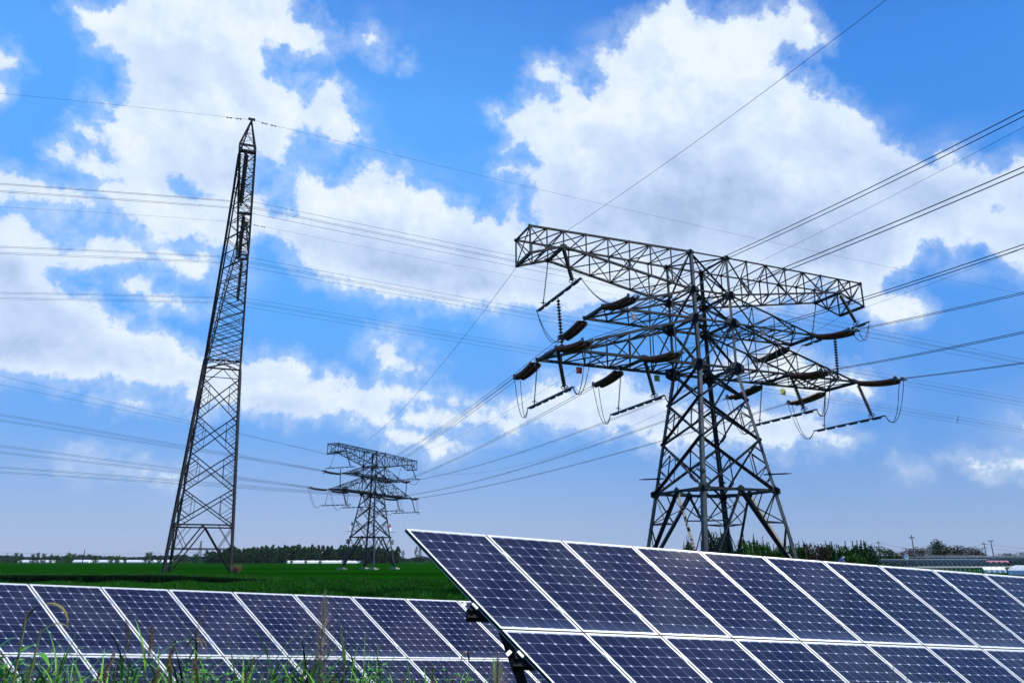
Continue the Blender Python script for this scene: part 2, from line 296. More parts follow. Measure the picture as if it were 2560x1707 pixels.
# ------------------------------------------------------------ terrain
FARY = 112.0
def edge_y(x):   # the raised crop's near edge: a straight field margin ending near x=-28
    return 108.0 + 0.02*x
def ground_z(x, y):
    if y < 6.3: return 0.15
    if y < 8.0: return 0.15-1.3*(y-6.3)/1.7
    if y < 26: return -1.15
    if y < 44: return -1.15+0.65*(y-26)/18
    if y < 104: return -0.5
    if y < 122: return -0.5+0.5*(y-104)/18
    return 0.0
def build_ground():
    xs = sorted(set([-2600, -1500, -900, -500, -300, -200, -140] + list(range(-100, 101, 5)) + [140, 200, 300, 500, 900, 1500, 2600]))
    ys = [-400, -60, -10, 0, 3, 5, 6.3, 6.9, 7.4, 8, 9, 11, 14, 18, 22, 26, 32, 38, 44, 52, 60, 72, 86, 104, 110, 116, 122, 140, 170, 220, 300, 450, 700, 1100, 1700, 2600]
    mb = MB(); vs = []
    for y in ys:
        for x in xs: vs.append((x, y, ground_z(x, y)))
    nx = len(xs); mb.add(vs, [(j*nx+i, j*nx+i+1, (j+1)*nx+i+1, (j+1)*nx+i) for j in range(len(ys)-1) for i in range(nx-1)])
    m = bpy.data.materials.new('field_ground'); m.use_nodes = True; t = m.node_tree; b = t.nodes['Principled BSDF']; b.inputs['Roughness'].default_value = 0.95; b.inputs['Specular IOR Level'].default_value = 0.0
    N = t.nodes.new; Lk = t.links.new
    g = N('ShaderNodeNewGeometry'); mp = N('ShaderNodeMapping'); mp.inputs['Scale'].default_value = (0.02, 0.14, 0.1); Lk(g.outputs['Position'], mp.inputs[0])
    n = N('ShaderNodeTexNoise'); n.inputs['Scale'].default_value = 1.0; n.inputs['Detail'].default_value = 6; Lk(mp.outputs[0], n.inputs[0])
    n2 = N('ShaderNodeTexNoise'); n2.inputs['Scale'].default_value = 1.7; n2.inputs['Detail'].default_value = 6; Lk(g.outputs['Position'], n2.inputs[0])
    cr = N('ShaderNodeValToRGB'); e = cr.color_ramp.elements; e[0].position = .40; e[0].color = (.002, .022, .0003, 1); e[1].position = .62; e[1].color = (.008, .080, .001, 1)
    x = e.new(.5); x.color = (.003, .046, .0005, 1)
    mx0 = N('ShaderNodeMix'); mx0.data_type = 'FLOAT'; mx0.inputs[0].default_value = .35; Lk(n.outputs['Fac'], mx0.inputs[2]); Lk(n2.outputs['Fac'], mx0.inputs[3])
    mp3 = N('ShaderNodeMapping'); mp3.inputs['Scale'].default_value = (.004, .045, .1); Lk(g.outputs['Position'], mp3.inputs[0]); n3 = N('ShaderNodeTexNoise'); n3.inputs['Scale'].default_value = 1.0; n3.inputs['Detail'].default_value = 3; Lk(mp3.outputs[0], n3.inputs[0])
    mx = N('ShaderNodeMix'); mx.data_type = 'FLOAT'; mx.inputs[0].default_value = .45; Lk(mx0.outputs[0], mx.inputs[2]); Lk(n3.outputs['Fac'], mx.inputs[3])
    Lk(mx.outputs[0], cr.inputs[0]); Lk(cr.outputs[0], b.inputs['Base Color'])
    o = mb.build('ground', m); o['kind'] = 'structure'
build_ground()

# crop leaves: many small blades (nobody could count them)
def leafmat(name, c1, c2, rough=0.55, spec=0.04):
    m = bpy.data.materials.new(name); m.use_nodes = True; t = m.node_tree; b = t.nodes['Principled BSDF']
    b.inputs['Roughness'].default_value = rough; b.inputs['Specular IOR Level'].default_value = spec
    N = t.nodes.new; Lk = t.links.new; g = N('ShaderNodeNewGeometry'); cr = N('ShaderNodeMix'); cr.data_type = 'RGBA'
    cr.inputs[6].default_value = (*c1, 1); cr.inputs[7].default_value = (*c2, 1); Lk(g.outputs['Random Per Island'], cr.inputs[0]); Lk(cr.outputs[2], b.inputs['Base Color'])
    return m
CROP = leafmat('crop_leaf', (0.003, 0.040, 0.001), (0.014, 0.120, 0.003))
CROPL = leafmat('crop_tip_leaf', (0.018, 0.075, 0.008), (0.04, 0.14, 0.02))
SHADEGRASS = leafmat('shaded_grass_leaf', (0.001, 0.007, 0.002), (0.003, 0.022, 0.003))  # front blades of the grass bank, coloured near black for the flank's shade
def build_crop():
    rg = random.Random(3)
    mb = MB()
    def tuft(x, y, z, h, wd, mi=0):
        for _ in range(2):
            a = rg.uniform(0, math.pi); dx, dy = math.cos(a)*wd, math.sin(a)*wd
            lx, ly = rg.uniform(-.3, .3)*h, rg.uniform(-.3, .3)*h
            n = len(mb.v); mb.v += [(x-dx, y-dy, z), (x+dx, y+dy, z), (x+lx, y+ly, z+h)]; mb.f.append((n, n+1, n+2)); mb.m.append(mi)
    # near part of the field, seen over the rear panels
    for _ in range(60000):
        y = 46+(rg.random()**1.2)*60; x = rg.uniform(-0.78*y, 0.18*y)
        if y > 86 and x < -29: continue
        tuft(x, y, ground_z(x, y)-0.03, rg.uniform(.25, .5)*(.8+.35*math.sin(x*.9+y*.25)), rg.uniform(.04, .09), 0 if rg.random() < .72 else 1)
    o = mb.build('field_crop', [CROP, CROPL]); tag(o, 'dense dark green young crop covering the field behind the panels', 'crop', kind='stuff')
    # taller strip with a cut edge: its flank's shade is painted in as the dark band on the left
    mb2 = MB(); mb = mb2
    x0, x1 = -110.0, -30.5
    def tuft2(x, y, z, h, wd, mi):
        a = rg.uniform(0, math.pi); dx, dy = math.cos(a)*wd, math.sin(a)*wd
        n = len(mb2.v); mb2.v += [(x-dx, y-dy, z), (x+dx, y+dy, z), (x+rg.uniform(-.12, .12), y+rg.uniform(-.12, .12), z+h)]; mb2.f.append((n, n+1, n+2)); mb2.m.append(mi)
    for _ in range(60000):
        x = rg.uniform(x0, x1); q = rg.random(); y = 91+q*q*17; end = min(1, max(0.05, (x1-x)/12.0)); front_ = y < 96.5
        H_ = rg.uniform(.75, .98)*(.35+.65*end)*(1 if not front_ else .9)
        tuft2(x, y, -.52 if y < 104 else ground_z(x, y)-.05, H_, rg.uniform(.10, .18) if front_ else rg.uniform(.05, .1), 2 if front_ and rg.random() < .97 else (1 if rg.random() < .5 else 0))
    o = mb2.build('tall_grass_bank', [CROP, CROPL, SHADEGRASS]); tag(o, 'taller dark grass strip crossing the field on the left', 'grass', kind='stuff')
build_crop()

# ------------------------------------------------------------ pylon geometry (tower frame: u along the arms, v along the line, z up)
Q = dict(h0=4.494, h3=1.859, h6=1.841, v0=4.291, v3=1.872, v6=1.828, Zb=7.162, Zx=11.234, Zy=14.5, Z3=17.173, Z4=21.104, Z5=23.629, Z6=27.053,
         Lend=(16.483, 17.478), we=1.467, Ze=24.74, Llow=(14.487, 14.882), wl=1.788, Lup=(10.29, 10.992), wu=1.573, Lin=(6.942, 7.473), Lh=(13.623, 14.627), Zh=25.719)
def hu(z): return Q['h0']+(Q['h3']-Q['h0'])*z/Q['Z3'] if z < Q['Z3'] else Q['h3']+(Q['h6']-Q['h3'])*(z-Q['Z3'])/(Q['Z6']-Q['Z3'])
def hv(z): return Q['v0']+(Q['v3']-Q['v0'])*z/Q['Z3'] if z < Q['Z3'] else Q['v3']+(Q['v6']-Q['v3'])*(z-Q['Z3'])/(Q['Z6']-Q['Z3'])
def cn(a, b, z): return Vector((a*hu(z), b*hv(z), z))
CORN = [(-1, -1), (1, -1), (1, 1), (-1, 1)]
def lerp(a, b, t): return Vector(a)*(1-t)+Vector(b)*t
def build_pylon_meshes():
    M = {}
    # legs
    for k, (a, b) in enumerate(CORN):
        mb = MB(); zs = [0, Q['Z3'], Q['Z6']]
        for z0, z1, wd in ((0.25, Q['Zb'], .34), (Q['Zb'], Q['Z3'], .30), (Q['Z3'], Q['Z6'], .25)):
            p, q = cn(a, b, z0), cn(a, b, z1); d = (q-p).normalized()
            x = Vector((-a, 0, 0)); y = Vector((0, -b, 0)); t = .035
            pr = [(0, 0), (wd, 0), (wd, t), (t, t), (t, wd), (0, wd)]
            vs = [p+x*(m-.05)+y*(n-.05) for m, n in pr]+[q+x*(m-.05)+y*(n-.05) for m, n in pr]
            mb.add(vs, [(i, (i+1) % 6, (i+1) % 6+6, i+6) for i in range(6)]+[(5, 4, 3, 2, 1, 0), (6, 7, 8, 9, 10, 11)])
        z = 1.2
        while z < Q['Z3']:   # step bolts
            p = cn(a, b, z); mb.box(p, p+Vector((a*.22, 0, .0)) if int(z/.8) % 2 else p+Vector((0, b*.22, 0)), .03); z += .8
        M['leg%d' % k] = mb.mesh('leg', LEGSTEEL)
        mb = MB(); p = cn(a, b, 0); s = .8
        mb.box((p.x, p.y, -.6), (p.x, p.y, .28), 1.7, 1.7, hint=(1, 0, 0)); mb.box((p.x, p.y, .28), (p.x, p.y, .42), .9, .9, hint=(1, 0, 0))
        M['foot%d' % k] = mb.mesh('footing', CONC)
    # body bracing, four faces
    mb = MB()
    for k in range(4):
        (a, b), (c, d) = CORN[k], CORN[(k+1) % 4]
        out = Vector((a+c, b+d, 0)).normalized()
        def P(z, t): return lerp(cn(a, b, z), cn(c, d, z), t)
        def X(z0, z1, wd):
            mb.lbar(P(z0, 0)+out*.05, P(z1, 1)+out*.05, wd, out); mb.lbar(P(z0, 1)-out*.08, P(z1, 0)-out*.08, wd, out, flip=-1)
        X(Q['Zb'], Q['Zx'], .20); X(Q['Zx'], Q['Zy'], .18); X(Q['Zy'], Q['Z3'], .18)
        X(Q['Z3'], Q['Z4'], .15); X(Q['Z4'], Q['Z5'], .13); X(Q['Z5'], Q['Z6'], .12)
        for z, wd in ((Q['Zb'], .22), (Q['Z3'], .22), (Q['Z4'], .2), (Q['Z5'], .18), (Q['Z6'], .14)): mb.lbar(P(z, 0), P(z, 1), wd, (0, 0, 1))
        # secondary bracing in the two lower panels
        for z0, z1 in ((Q['Zb'], Q['Zx']), (Q['Zx'], Q['Zy'])):
            h = z1-z0
            for s in (0, 1):
                f = lambda t: t if s == 0 else 1-t
                for t0, zz0, t1, zz1 in ((0, .5, .25, .25), (0, .5, .25, .75), (0, .27, .13, .13), (0, .73, .13, .87), (.13, .13, .25, .25)):
                    mb.lbar(P(z0+h*zz0, f(t0)), P(z0+h*zz1, f(t1)), .075, out)
                mb.lbar(P(z0+h*.25, f(.25)), P(z0+h*.75, f(.25)), .075, out)
        # leg extension: inverted V with lattice
        mid = P(Q['Zb'], .5)
        for s in (0, 1):
            foot = P(0.35, s); mb.lbar(mid+out*.04, foot+out*.04, .24, out, flip=1 if s else -1)
            for zf in (.34, .67):
                zz = Q['Zb']*(1-zf); m_ = lerp(mid, foot, zf); l_ = P(zz, s); mb.lbar(m_, l_, .09, (0, 0, 1))
            mb.lbar(P(Q['Zb'], s), lerp(mid, foot, .34), .09, out); mb.lbar(P(Q['Zb']*.66, s), lerp(mid, foot, .67), .09, out)
            mb.lbar(lerp(mid, foot, .17), P(Q['Zb'], .5-.26*(1 if s == 0 else -1)), .07, out)
            mb.lbar(P(Q['Zb']*.66, s), lerp(mid, foot, .16), .07, out)
        mb.plate(mid+out*.12, out, (0, 0, 1), .75, .75)
    # inner hip bracing between the leg extensions + plan bracing
    for k in range(4):
        m1 = lerp(cn(*CORN[k], Q['Zb']), cn(*CORN[(k+1) % 4], Q['Zb']), .5); m2 = lerp(cn(*CORN[(k+1) % 4], Q['Zb']), cn(*CORN[(k+2) % 4], Q['Zb']), .5)
        mb.lbar(m1, m2, .13, (0, 0, 1))
        for f in (.34, .67):
            f1 = lerp(m1, cn(*CORN[(k+1) % 4], .3), f); f2 = lerp(m2, cn(*CORN[(k+1) % 4], .3), f)
            mb.lbar(f1, f2, .09, (0, 0, 1))
    for z in (Q['Z3'], Q['Z4'], Q['Z5'], Q['Z6']):
        mb.lbar(cn(-1, -1, z), cn(1, 1, z), .11, (0, 0, 1)); mb.lbar(cn(1, -1, z), cn(-1, 1, z), .11, (0, 0, 1))
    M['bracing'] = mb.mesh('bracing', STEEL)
    # gussets
    M['gussets'] = []
    for a, b in CORN:
        for z, s in ((Q['Zb'], .95), (Q['Z3'], 1.7), (Q['Z4'], 1.5), (Q['Z5'], 1.2), (Q['Z6'], .7), (Q['Zx'], .45), (Q['Zy'], .45)):
            p = cn(a, b, z); mb = MB()
            mb.plate(p+Vector((0, b*.03, 0)), (0, 1, 0), (0, 0, 1), s, s*.75); mb.plate(p+Vector((a*.03, 0, 0)), (1, 0, 0), (0, 0, 1), s*.75, s*.7)
            M['gussets'].append(mb.mesh('gusset_plate', STEEL))
    for z in (Q['Z3'], Q['Z4'], Q['Z5']):
        mb = MB(); mb.plate((0, 0, z+.06), (0, 0, 1), (1, 0, 0), 1.3, 1.3); M['gussets'].append(mb.mesh('gusset_plate', STEEL))
    # anti climbing brackets on the legs
    for k, (a, b) in enumerate(CORN):
        mb = MB(); z = Q['Zb']+1.3; p = cn(a, b, z); d = Vector((a, b, 0)).normalized(); s = Vector((-d.y, d.x, 0))
        for sg in (-1, 1):
            mb.box(p+s*sg*.16-d*.5, p+s*sg*.16+d*1.2, .10, .07); mb.box(p+s*sg*.16+d*1.15, p+d*1.55, .05)
        M['guard%d' % k] = mb.mesh('climbing_guard', STEEL)
    # arms
    def arm(side, ltip, wt, zbot, ztop, npan, wd, inner=None):
        mb = MB(); s = -1 if side == 0 else 1
        L = ltip[side]; bu = hu(zbot)*s; tip = L*s
        root_b = {v: Vector((bu, v*hv(zbot), zbot)) for v in (-1, 1)}; root_t = {v: Vector((hu(ztop)*s, v*hv(ztop), ztop)) for v in (-1, 1)}
        tb = {v: Vector((tip, v*wt, zbot)) for v in (-1, 1)}
        for v in (-1, 1):
            mb.lbar(root_b[v], tb[v], wd, (0, 0, 1)); mb.lbar(root_t[v], tb[v], wd*.95, (0, 0, 1))
            ts = [i/npan for i in range(npan+1)]
            for i in range(npan):
                t0, t1 = ts[i], ts[i+1]
                if i > 0: mb.lbar(lerp(root_b[v], tb[v], t0), lerp(root_t[v], tb[v], t0), wd*.5, (0, 1, 0))
                if i % 2 == 0: mb.lbar(lerp(root_t[v], tb[v], t0), lerp(root_b[v], tb[v], t1), wd*.55, (0, 1, 0))
                else: mb.lbar(lerp(root_b[v], tb[v], t0), lerp(root_t[v], tb[v], t1), wd*.55, (0, 1, 0))
        for i in range(npan):
            t0, t1 = i/npan, (i+1)/npan
            for A, B in ((root_b, tb), (root_t, tb)):
                if i > 0: mb.lbar(lerp(A[-1], B[-1], t0), lerp(A[1], B[1], t0), wd*.45, (0, 0, 1))
            mb.lbar(lerp(root_b[-1], tb[-1], t0), lerp(root_b[1], tb[1], t1), wd*.42, (0, 0, 1)); mb.lbar(lerp(root_b[1], tb[1], t0), lerp(root_b[-1], tb[-1], t1), wd*.42, (0, 0, 1))
            if i % 2: mb.lbar(lerp(root_t[-1], tb[-1], t0), lerp(root_t[1], tb[1], t1), wd*.4, (0, 0, 1))
            else: mb.lbar(lerp(root_t[1], tb[1], t0), lerp(root_t[-1], tb[-1], t1), wd*.4, (0, 0, 1))
        mb.box(tb[-1]-Vector((0, .12, 0)), tb[1]+Vector((0, .12, 0)), .26, .22)
        for v in (-1, 1): mb.plate(tb[v]+Vector((-s*.35, v*.02, .1)), (0, 1, 0), (0, 0, 1), 1.3, .42)
        if inner:
            t = (inner[side]-hu(zbot))/(L-hu(zbot)); p, q = lerp(root_b[-1], tb[-1], t), lerp(root_b[1], tb[1], t)
            mb.box(p, q, .24, .2)
            for v, c in ((-1, p), (1, q)): mb.plate(c+Vector((0, v*.02, .1)), (0, 1, 0), (0, 0, 1), .9, .42)
        return mb.mesh('crossarm', STEEL)
    for sd_ in (0, 1):
        M['low%d' % sd_] = arm(sd_, Q['Llow'], Q['wl'], Q['Z3'], Q['Z4'], 6, .2, Q['Lin'])
        M['up%d' % sd_] = arm(sd_, Q['Lup'], Q['wu'], Q['Z4'], Q['Z5'], 4, .18)
        s = -1 if sd_ == 0 else 1; Le, Lh = Q['Lend'][sd_], Q['Lh'][sd_]; mb = MB()
        us = [hu(Q['Z6'])]+[hu(Q['Z6'])+(Lh-hu(Q['Z6']))*i/6 for i in range(1, 7)]+[(Lh+Le)/2, Le]
        def zb_(u):
            u0 = hu(Q['Z6'])
            return Q['Z5']+(Q['Zh']-Q['Z5'])*(u-u0)/(Lh-u0) if u <= Lh else Q['Zh']+(Q['Ze']-Q['Zh'])*(u-Lh)/(Le-Lh)
        def wv(u): return hv(Q['Z6'])+(Q['we']-hv(Q['Z6']))*(u-hu(Q['Z6']))/(Le-hu(Q['Z6']))
        T = lambda i, v: Vector((s*us[i], v*wv(us[i]), Q['Z6'])); B = lambda i, v: Vector((s*us[i], v*wv(us[i]), zb_(us[i])))
        n = len(us)-1
        for i in range(n):
            for v in (-1, 1):
                mb.lbar(T(i, v), T(i+1, v), .15, (0, 0, 1)); mb.lbar(B(i, v), B(i+1, v), .17, (0, 0, 1))
                if i > 0: mb.lbar(T(i, v), B(i, v), .085, (0, 1, 0))
                if i % 2 == 0: mb.lbar(T(i, v), B(i+1, v), .10, (0, 1, 0))
                else: mb.lbar(B(i, v), T(i+1, v), .10, (0, 1, 0))
            for F in (T, B):
                if i > 0: mb.lbar(F(i, -1), F(i, 1), .075, (0, 0, 1))
                mb.lbar(F(i, -1), F(i+1, 1), .075, (0, 0, 1))
        for F, g in ((T, B), (B, T)): mb.lbar(F(n, -1), F(n, 1), .13 if F is T else .22, (0, 0, 1))
        for v in (-1, 1): mb.lbar(T(n, v), B(n, v), .11, (0, 1, 0))
        mb.lbar(T(n, -1), B(n, 1), .07, (0, 0, 1)); mb.lbar(T(n, 1), B(n, -1), .07, (0, 0, 1))
        mb.box(B(6, -1), B(6, 1), .24, .2)
        for v in (-1, 1): mb.plate(B(6, v)+Vector((0, v*.02, .05)), (0, 1, 0), (0, 0, 1), .7, .45); mb.plate(T(n, v), (0, 1, 0), (0, 0, 1), .35, .35)
        for i in (1, 3, 5):
            for v in (-1, 1): mb.plate(T(i, v)+Vector((0, v*.02, 0)), (0, 1, 0), (0, 0, 1), .4, .3)
        M['top%d' % sd_] = mb.mesh('crossarm', STEEL)
    return M
PM = build_pylon_meshes()
def xf(base, yaw_az):
    """matrix of a tower frame whose u axis points to compass azimuth yaw_az (from +Y towards +X)"""
    return Matrix.Translation(base) @ Matrix.Rotation(math.pi/2-yaw_az, 4, 'Z')
BIG = xf((16.182, 59.851, 0), math.radians(68.389)); MID = xf((-33.413, 179.11, 0), math.radians(23.71))
def lattice(mtx, label):
    r = empty('transmission_tower', mtx.to_translation(), mtx.to_euler().z, label, 'pylon', 'lattice pylons with box topped crossarms')
    for k in range(4): inst('leg', PM['leg%d' % k], r); inst('footing', PM['foot%d' % k], r); inst('climbing_guard', PM['guard%d' % k], r)
    inst('bracing', PM['bracing'], r)
    for g_ in PM['gussets']: inst('gusset_plate', g_, r)
    for s in (0, 1): inst('lower_crossarm', PM['low%d' % s], r); inst('middle_crossarm', PM['up%d' % s], r); inst('top_crossarm', PM['top%d' % s], r)
    return r
big = lattice(BIG, 'large dark steel pylon with wide crossarms standing behind the right solar panels')
mid = lattice(MID, 'smaller distant steel pylon with crossarms standing in the green field')

# sign plates
def letter_mesh(ch, size, m):
    c = bpy.data.curves.new('lettering', 'FONT'); c.body = ch; c.size = size; c.extrude = 0.004; c.align_x = 'CENTER'; c.align_y = 'CENTER'
    o = bpy.data.objects.new('tmp', c); COL.objects.link(o)
    dg = bpy.context.evaluated_depsgraph_get(); me = bpy.data.meshes.new_from_object(o.evaluated_get(dg)); bpy.data.objects.remove(o)
    me.materials.clear(); me.materials.append(m); return me
def sign(parent, p, m, ch=None, chm=None, lab=None, sz=.52, frame=False):
    mb = MB(); x, y, z = p
    mb.box((x-sz/2, y, z), (x+sz/2, y, z), .03, sz); mb.box((x, y, z+sz/2), (x, y, z+sz/2+.2), .03)
    if frame:
        for a, b in (((-1, -1), (1, -1)), ((1, -1), (1, 1)), ((1, 1), (-1, 1)), ((-1, 1), (-1, -1))):
            mb.box((x+a[0]*sz*.44, y-.02, z+a[1]*sz*.44), (x+b[0]*sz*.44, y-.02, z+b[1]*sz*.44), .02, .02, hint=(0, 1, 0), mi=1)
    o = mb.build('sign_plate', [m, chm or m], parent)
    if lab: o['label'] = lab
    if ch:
        t = inst('lettering', letter_mesh(ch, sz*.75, chm), o); t.location = (x, y-.03, z); t.rotation_euler = (math.pi/2, 0, 0)
sign(big, (-7.6, -Q['wl']+.1, Q['Z4']-.55), BLUEGREY, 'B', WHITE, 'dark square plate with a white letter B', frame=True)
sign(big, (4.9, -Q['wu']-.3, Q['Z4']-.45), BLUEGREY, 'B', mat('plate_grey', (.25, .27, .3)), 'dark square plate with a letter B', frame=True)
sign(big, (-10.9, 1.7, Q['Z3']-.5), REDS, 'C', mat('plate_dark_red', (.12, .02, .02)), 'red square plate with a letter C')
sign(big, (-3.6, 1.7, Q['Z3']-.5), YELLOW, lab='yellow square plate'); sign(big, (9.6, 1.6, Q['Z3']-.6), YELLOW, lab='yellow square plate')
for a, b, z, m in ((-1, 1, 10.2, BLUEGREY), (-1, 1, 9.2, WHITE), (1, -1, 9.9, REDS), (1, -1, 9.1, WHITE), (-1, 1, 6.2, ALU), (1, -1, 6.1, ALU)):
    p = cn(a, b, z); sign(mid, (p.x+a*.5, p.y+b*.1, z), m, sz=.75 if z > 8 else 1.1)

# ------------------------------------------------------------ insulators, conductors
def ribbed(n, pitch, r0, r1, x0=0.0):
    pr = [(x0, r0)]
    for i in range(n):
        x = x0+i*pitch; pr += [(x+.02*pitch, r0), (x+.30*pitch, r1), (x+.55*pitch, r1*.93), (x+.62*pitch, r0), (x+pitch, r0)]
    return pr
def make_deadend():
    """double brown string along +X, 4.4 m long"""
    r = empty('insulator_string'); L = 4.4
    for s in (-1, 1):
        mb = MB(); pr = ribbed(17, .21, .075, .235, .42); mb.lathe(pr, 10, 0, (0, s*.27, 0), .16, L); mb.build('insulator_stack', BROWN, r)
    mb = MB(); mb.tube([(0, 0, 0), (.22, 0, 0)], .035); mb.plate((.32, 0, 0), (0, 0, 1), (1, 0, 0), .82, .34, .03); mb.build('yoke_plate', DARKSTEEL, r)
    mb = MB(); mb.plate((L-.22, 0, -.02), (0, 0, 1), (1, 0, 0), .85, .40, .03); mb.tube([(L-.15, .2, 0), (L+.35, .2, 0)], .05); mb.tube([(L-.15, -.2, 0), (L+.35, -.2, 0)], .05)
    mb.plate((L-.25, .38, .12), (0, 1, 0), (1, 0, 0), .35, .5, .04); mb.plate((L-.25, -.38, .12), (0, 1, 0), (1, 0, 0), .35, .5, .04)
    mb.build('dead_end_clamp', ALU, r); return r
DE = make_deadend()
def make_susp(heavy):
    """hanging string along +X, unit 3 m"""
    r = empty('jumper_insulator'); mb = MB()
    if heavy: mb.lathe(ribbed(15, .173, .055, .17, .2), 9); m = BLACKINS
    else: mb.lathe(ribbed(18, .15, .022, .075, .15), 8); m = BLACKINS
    mb.build('insulator_stack', m, r)
    mb = MB(); n = 12; R = .26 if heavy else .2
    pts = [(2.82, R*math.cos(i*2*math.pi/n), R*math.sin(i*2*math.pi/n)) for i in range(n+1)]; mb.tube(pts, .028, 5, False); mb.tube([(2.6, 0, 0), (3.05, 0, 0)], .04); mb.tube([(2.82, -R, 0), (2.82, R, 0)], .02)
    mb.build('grading_ring', DARKSTEEL, r)
    mb = MB(); mb.tube([(0, 0, 0), (.2, 0, 0)], .05); mb.build('hanger', DARKSTEEL, r); return r
SH_, SL_ = make_susp(True), make_susp(False)
used = {id(DE): False, id(SH_): False, id(SL_): False}
def place(proto, a, b, unit, label, cat, group):
    if used[id(proto)]: o = copy_tree(proto)
    else: o = proto; used[id(proto)] = True
    a = Vector(a); b = Vector(b); d = (b-a); L = d.length; d.normalize()
    y = Vector((0, 0, 1)).cross(d)
    if y.length < 1e-4: y = Vector((0, 1, 0))
    y.normalize(); z = d.cross(y); R = Matrix((d, y, z)).transposed()
    o.rotation_mode = 'XYZ'; o.rotation_euler = R.to_euler(); o.location = a; o.scale = ((L/unit,)*3) if proto is DE else (L/unit, 1, 1)
    tag(o, label, cat, group); return o
def parab(A, B, sag, n=24):
    A = Vector(A); B = Vector(B); return [A.lerp(B, i/n)-Vector((0, 0, 4*sag*(i/n)*(1-i/n))) for i in range(n+1)]
def ray(A, hd, a, b, L, n=26, s0=0.0):
    A = Vector(A); return [A+Vector((math.sin(hd)*s, math.cos(hd)*s, a*s+b*s*s)) for s in [s0+(L-s0)*i/n for i in range(n+1)]]
def bundle(pts, offs, r, label, cat='power line', group=None, spacers=(), nm='conductor_bundle', sp_r=.03, fan=0.0):
    """one span: sub-conductors held together by spacers"""
    e = empty(nm, pts[0], 0, label, cat, group); P0 = Vector(pts[0]); paths = []
    d = (Vector(pts[-1])-Vector(pts[0])); d.z = 0; d.normalize(); side = Vector((d.y, -d.x, 0))
    for ox, oz in offs:
        pp = [Vector(p)+side*ox+Vector((0, 0, oz))-P0 for p in pts]; paths.append(pp)
        mb = MB(); mb.tube(pp, r, 5); mb.build('conductor', WIRE, e)
    for t in spacers:
        i = int(t*(len(pts)-1)); mb = MB(); c = sum((p[i] for p in paths), Vector())/len(paths)
        if len(offs) == 2: mb.box(paths[0][i], paths[1][i], sp_r*2.5, sp_r*2.5)
        else:
            for p in paths: mb.box(c, c+(p[i]-c)*1.3, sp_r*3, sp_r*3)
        mb.build('spacer', DARKSTEEL, e)
    return e
def single_wire(pts, r, label, nm='ground_wire', group=None):
    P0 = Vector(pts[0]); mb = MB(); mb.tube([Vector(p)-P0 for p in pts], r, 5); o = mb.build(nm, WIRE); o.location = P0
    return tag(o, label, 'wire', group)
def BT(M_, u, v, z): return M_ @ Vector((u, v, z))
def inpt(side, v):
    t = (Q['Lin'][side]-hu(Q['Z3']))/(Q['Llow'][side]-hu(Q['Z3'])); return (Q['Lin'][side]*(-1, 1)[side], v*(hv(Q['Z3'])+(Q['wl']-hv(Q['Z3']))*t), Q['Z3']-.1)
ARM = {}
for s, sn in ((0, 'left'), (1, 'right')):
    sg = (-1, 1)[s]
    for v in (-1, 1):
        ARM['up', sn, v] = (sg*Q['Lup'][s], v*(Q['wu']+.1), Q['Z4']-.1); ARM['low', sn, v] = (sg*Q['Llow'][s], v*(Q['wl']+.1), Q['Z3']-.1)
        ARM['in', sn, v] = inpt(s, v); ARM['gw', sn, v] = (sg*Q['Lend'][s], v*Q['we'], Q['Ze']-.1)
        ARM['hang', sn, v] = (sg*Q['Lh'][s], v*Q['we'], Q['Zh']-.1)
DESC = {'up': 'middle crossarm tip', 'low': 'lower crossarm tip', 'in': 'inner lower crossarm'}
NEARW = {('up', 'left'): (2.759, -.132), ('low', 'left'): (2.7045, -.1151), ('in', 'left'): (2.747, -.1229), ('up', 'right'): (2.825, -.1617), ('in', 'right'): (2.861, -.1455), ('low', 'right'): (2.771, -.1425)}
MIDW = {('up', 'left'): .101, ('up', 'right'): .090, ('low', 'left'): .077, ('in', 'left'): .061, ('in', 'right'): .030, ('low', 'right'): .0227}
BUN = .2
def clamp_pt(pts, dist):
    acc = 0
    for i in range(len(pts)-1):
        l = (Vector(pts[i+1])-Vector(pts[i])).length
        if acc+l >= dist: return Vector(pts[i]).lerp(Vector(pts[i+1]), (dist-acc)/l)
        acc += l
def cut(pts, dist):
    c = clamp_pt(pts, dist); acc = 0; out = [c]
    for i in range(len(pts)-1):
        l = (Vector(pts[i+1])-Vector(pts[i])).length; acc += l
        if acc > dist+.05: out.append(Vector(pts[i+1]))
    return out
ends = {}
for (lv, sn), (hd, a) in NEARW.items():
    A = BT(BIG, *ARM[lv, sn, -1]); pts = ray(A, hd, a, .00145, 92, 60); c = clamp_pt(pts, 4.6); c0 = c-Vector((0, 0, .10))
    place(DE, A, c0, 4.4, 'brown twin insulator facing the viewer at the %s %s, large pylon' % (sn, DESC[lv]), 'insulator', 'insulator strings on the large pylon')
    bundle(cut(pts, 4.75), [(-BUN, 0), (BUN, 0)], .021, 'black conductor pair running overhead from the %s %s, large pylon' % (sn, DESC[lv]), group='conductor pairs leaving the large pylon towards the viewer')
    ends['big', lv, sn, -1] = c0
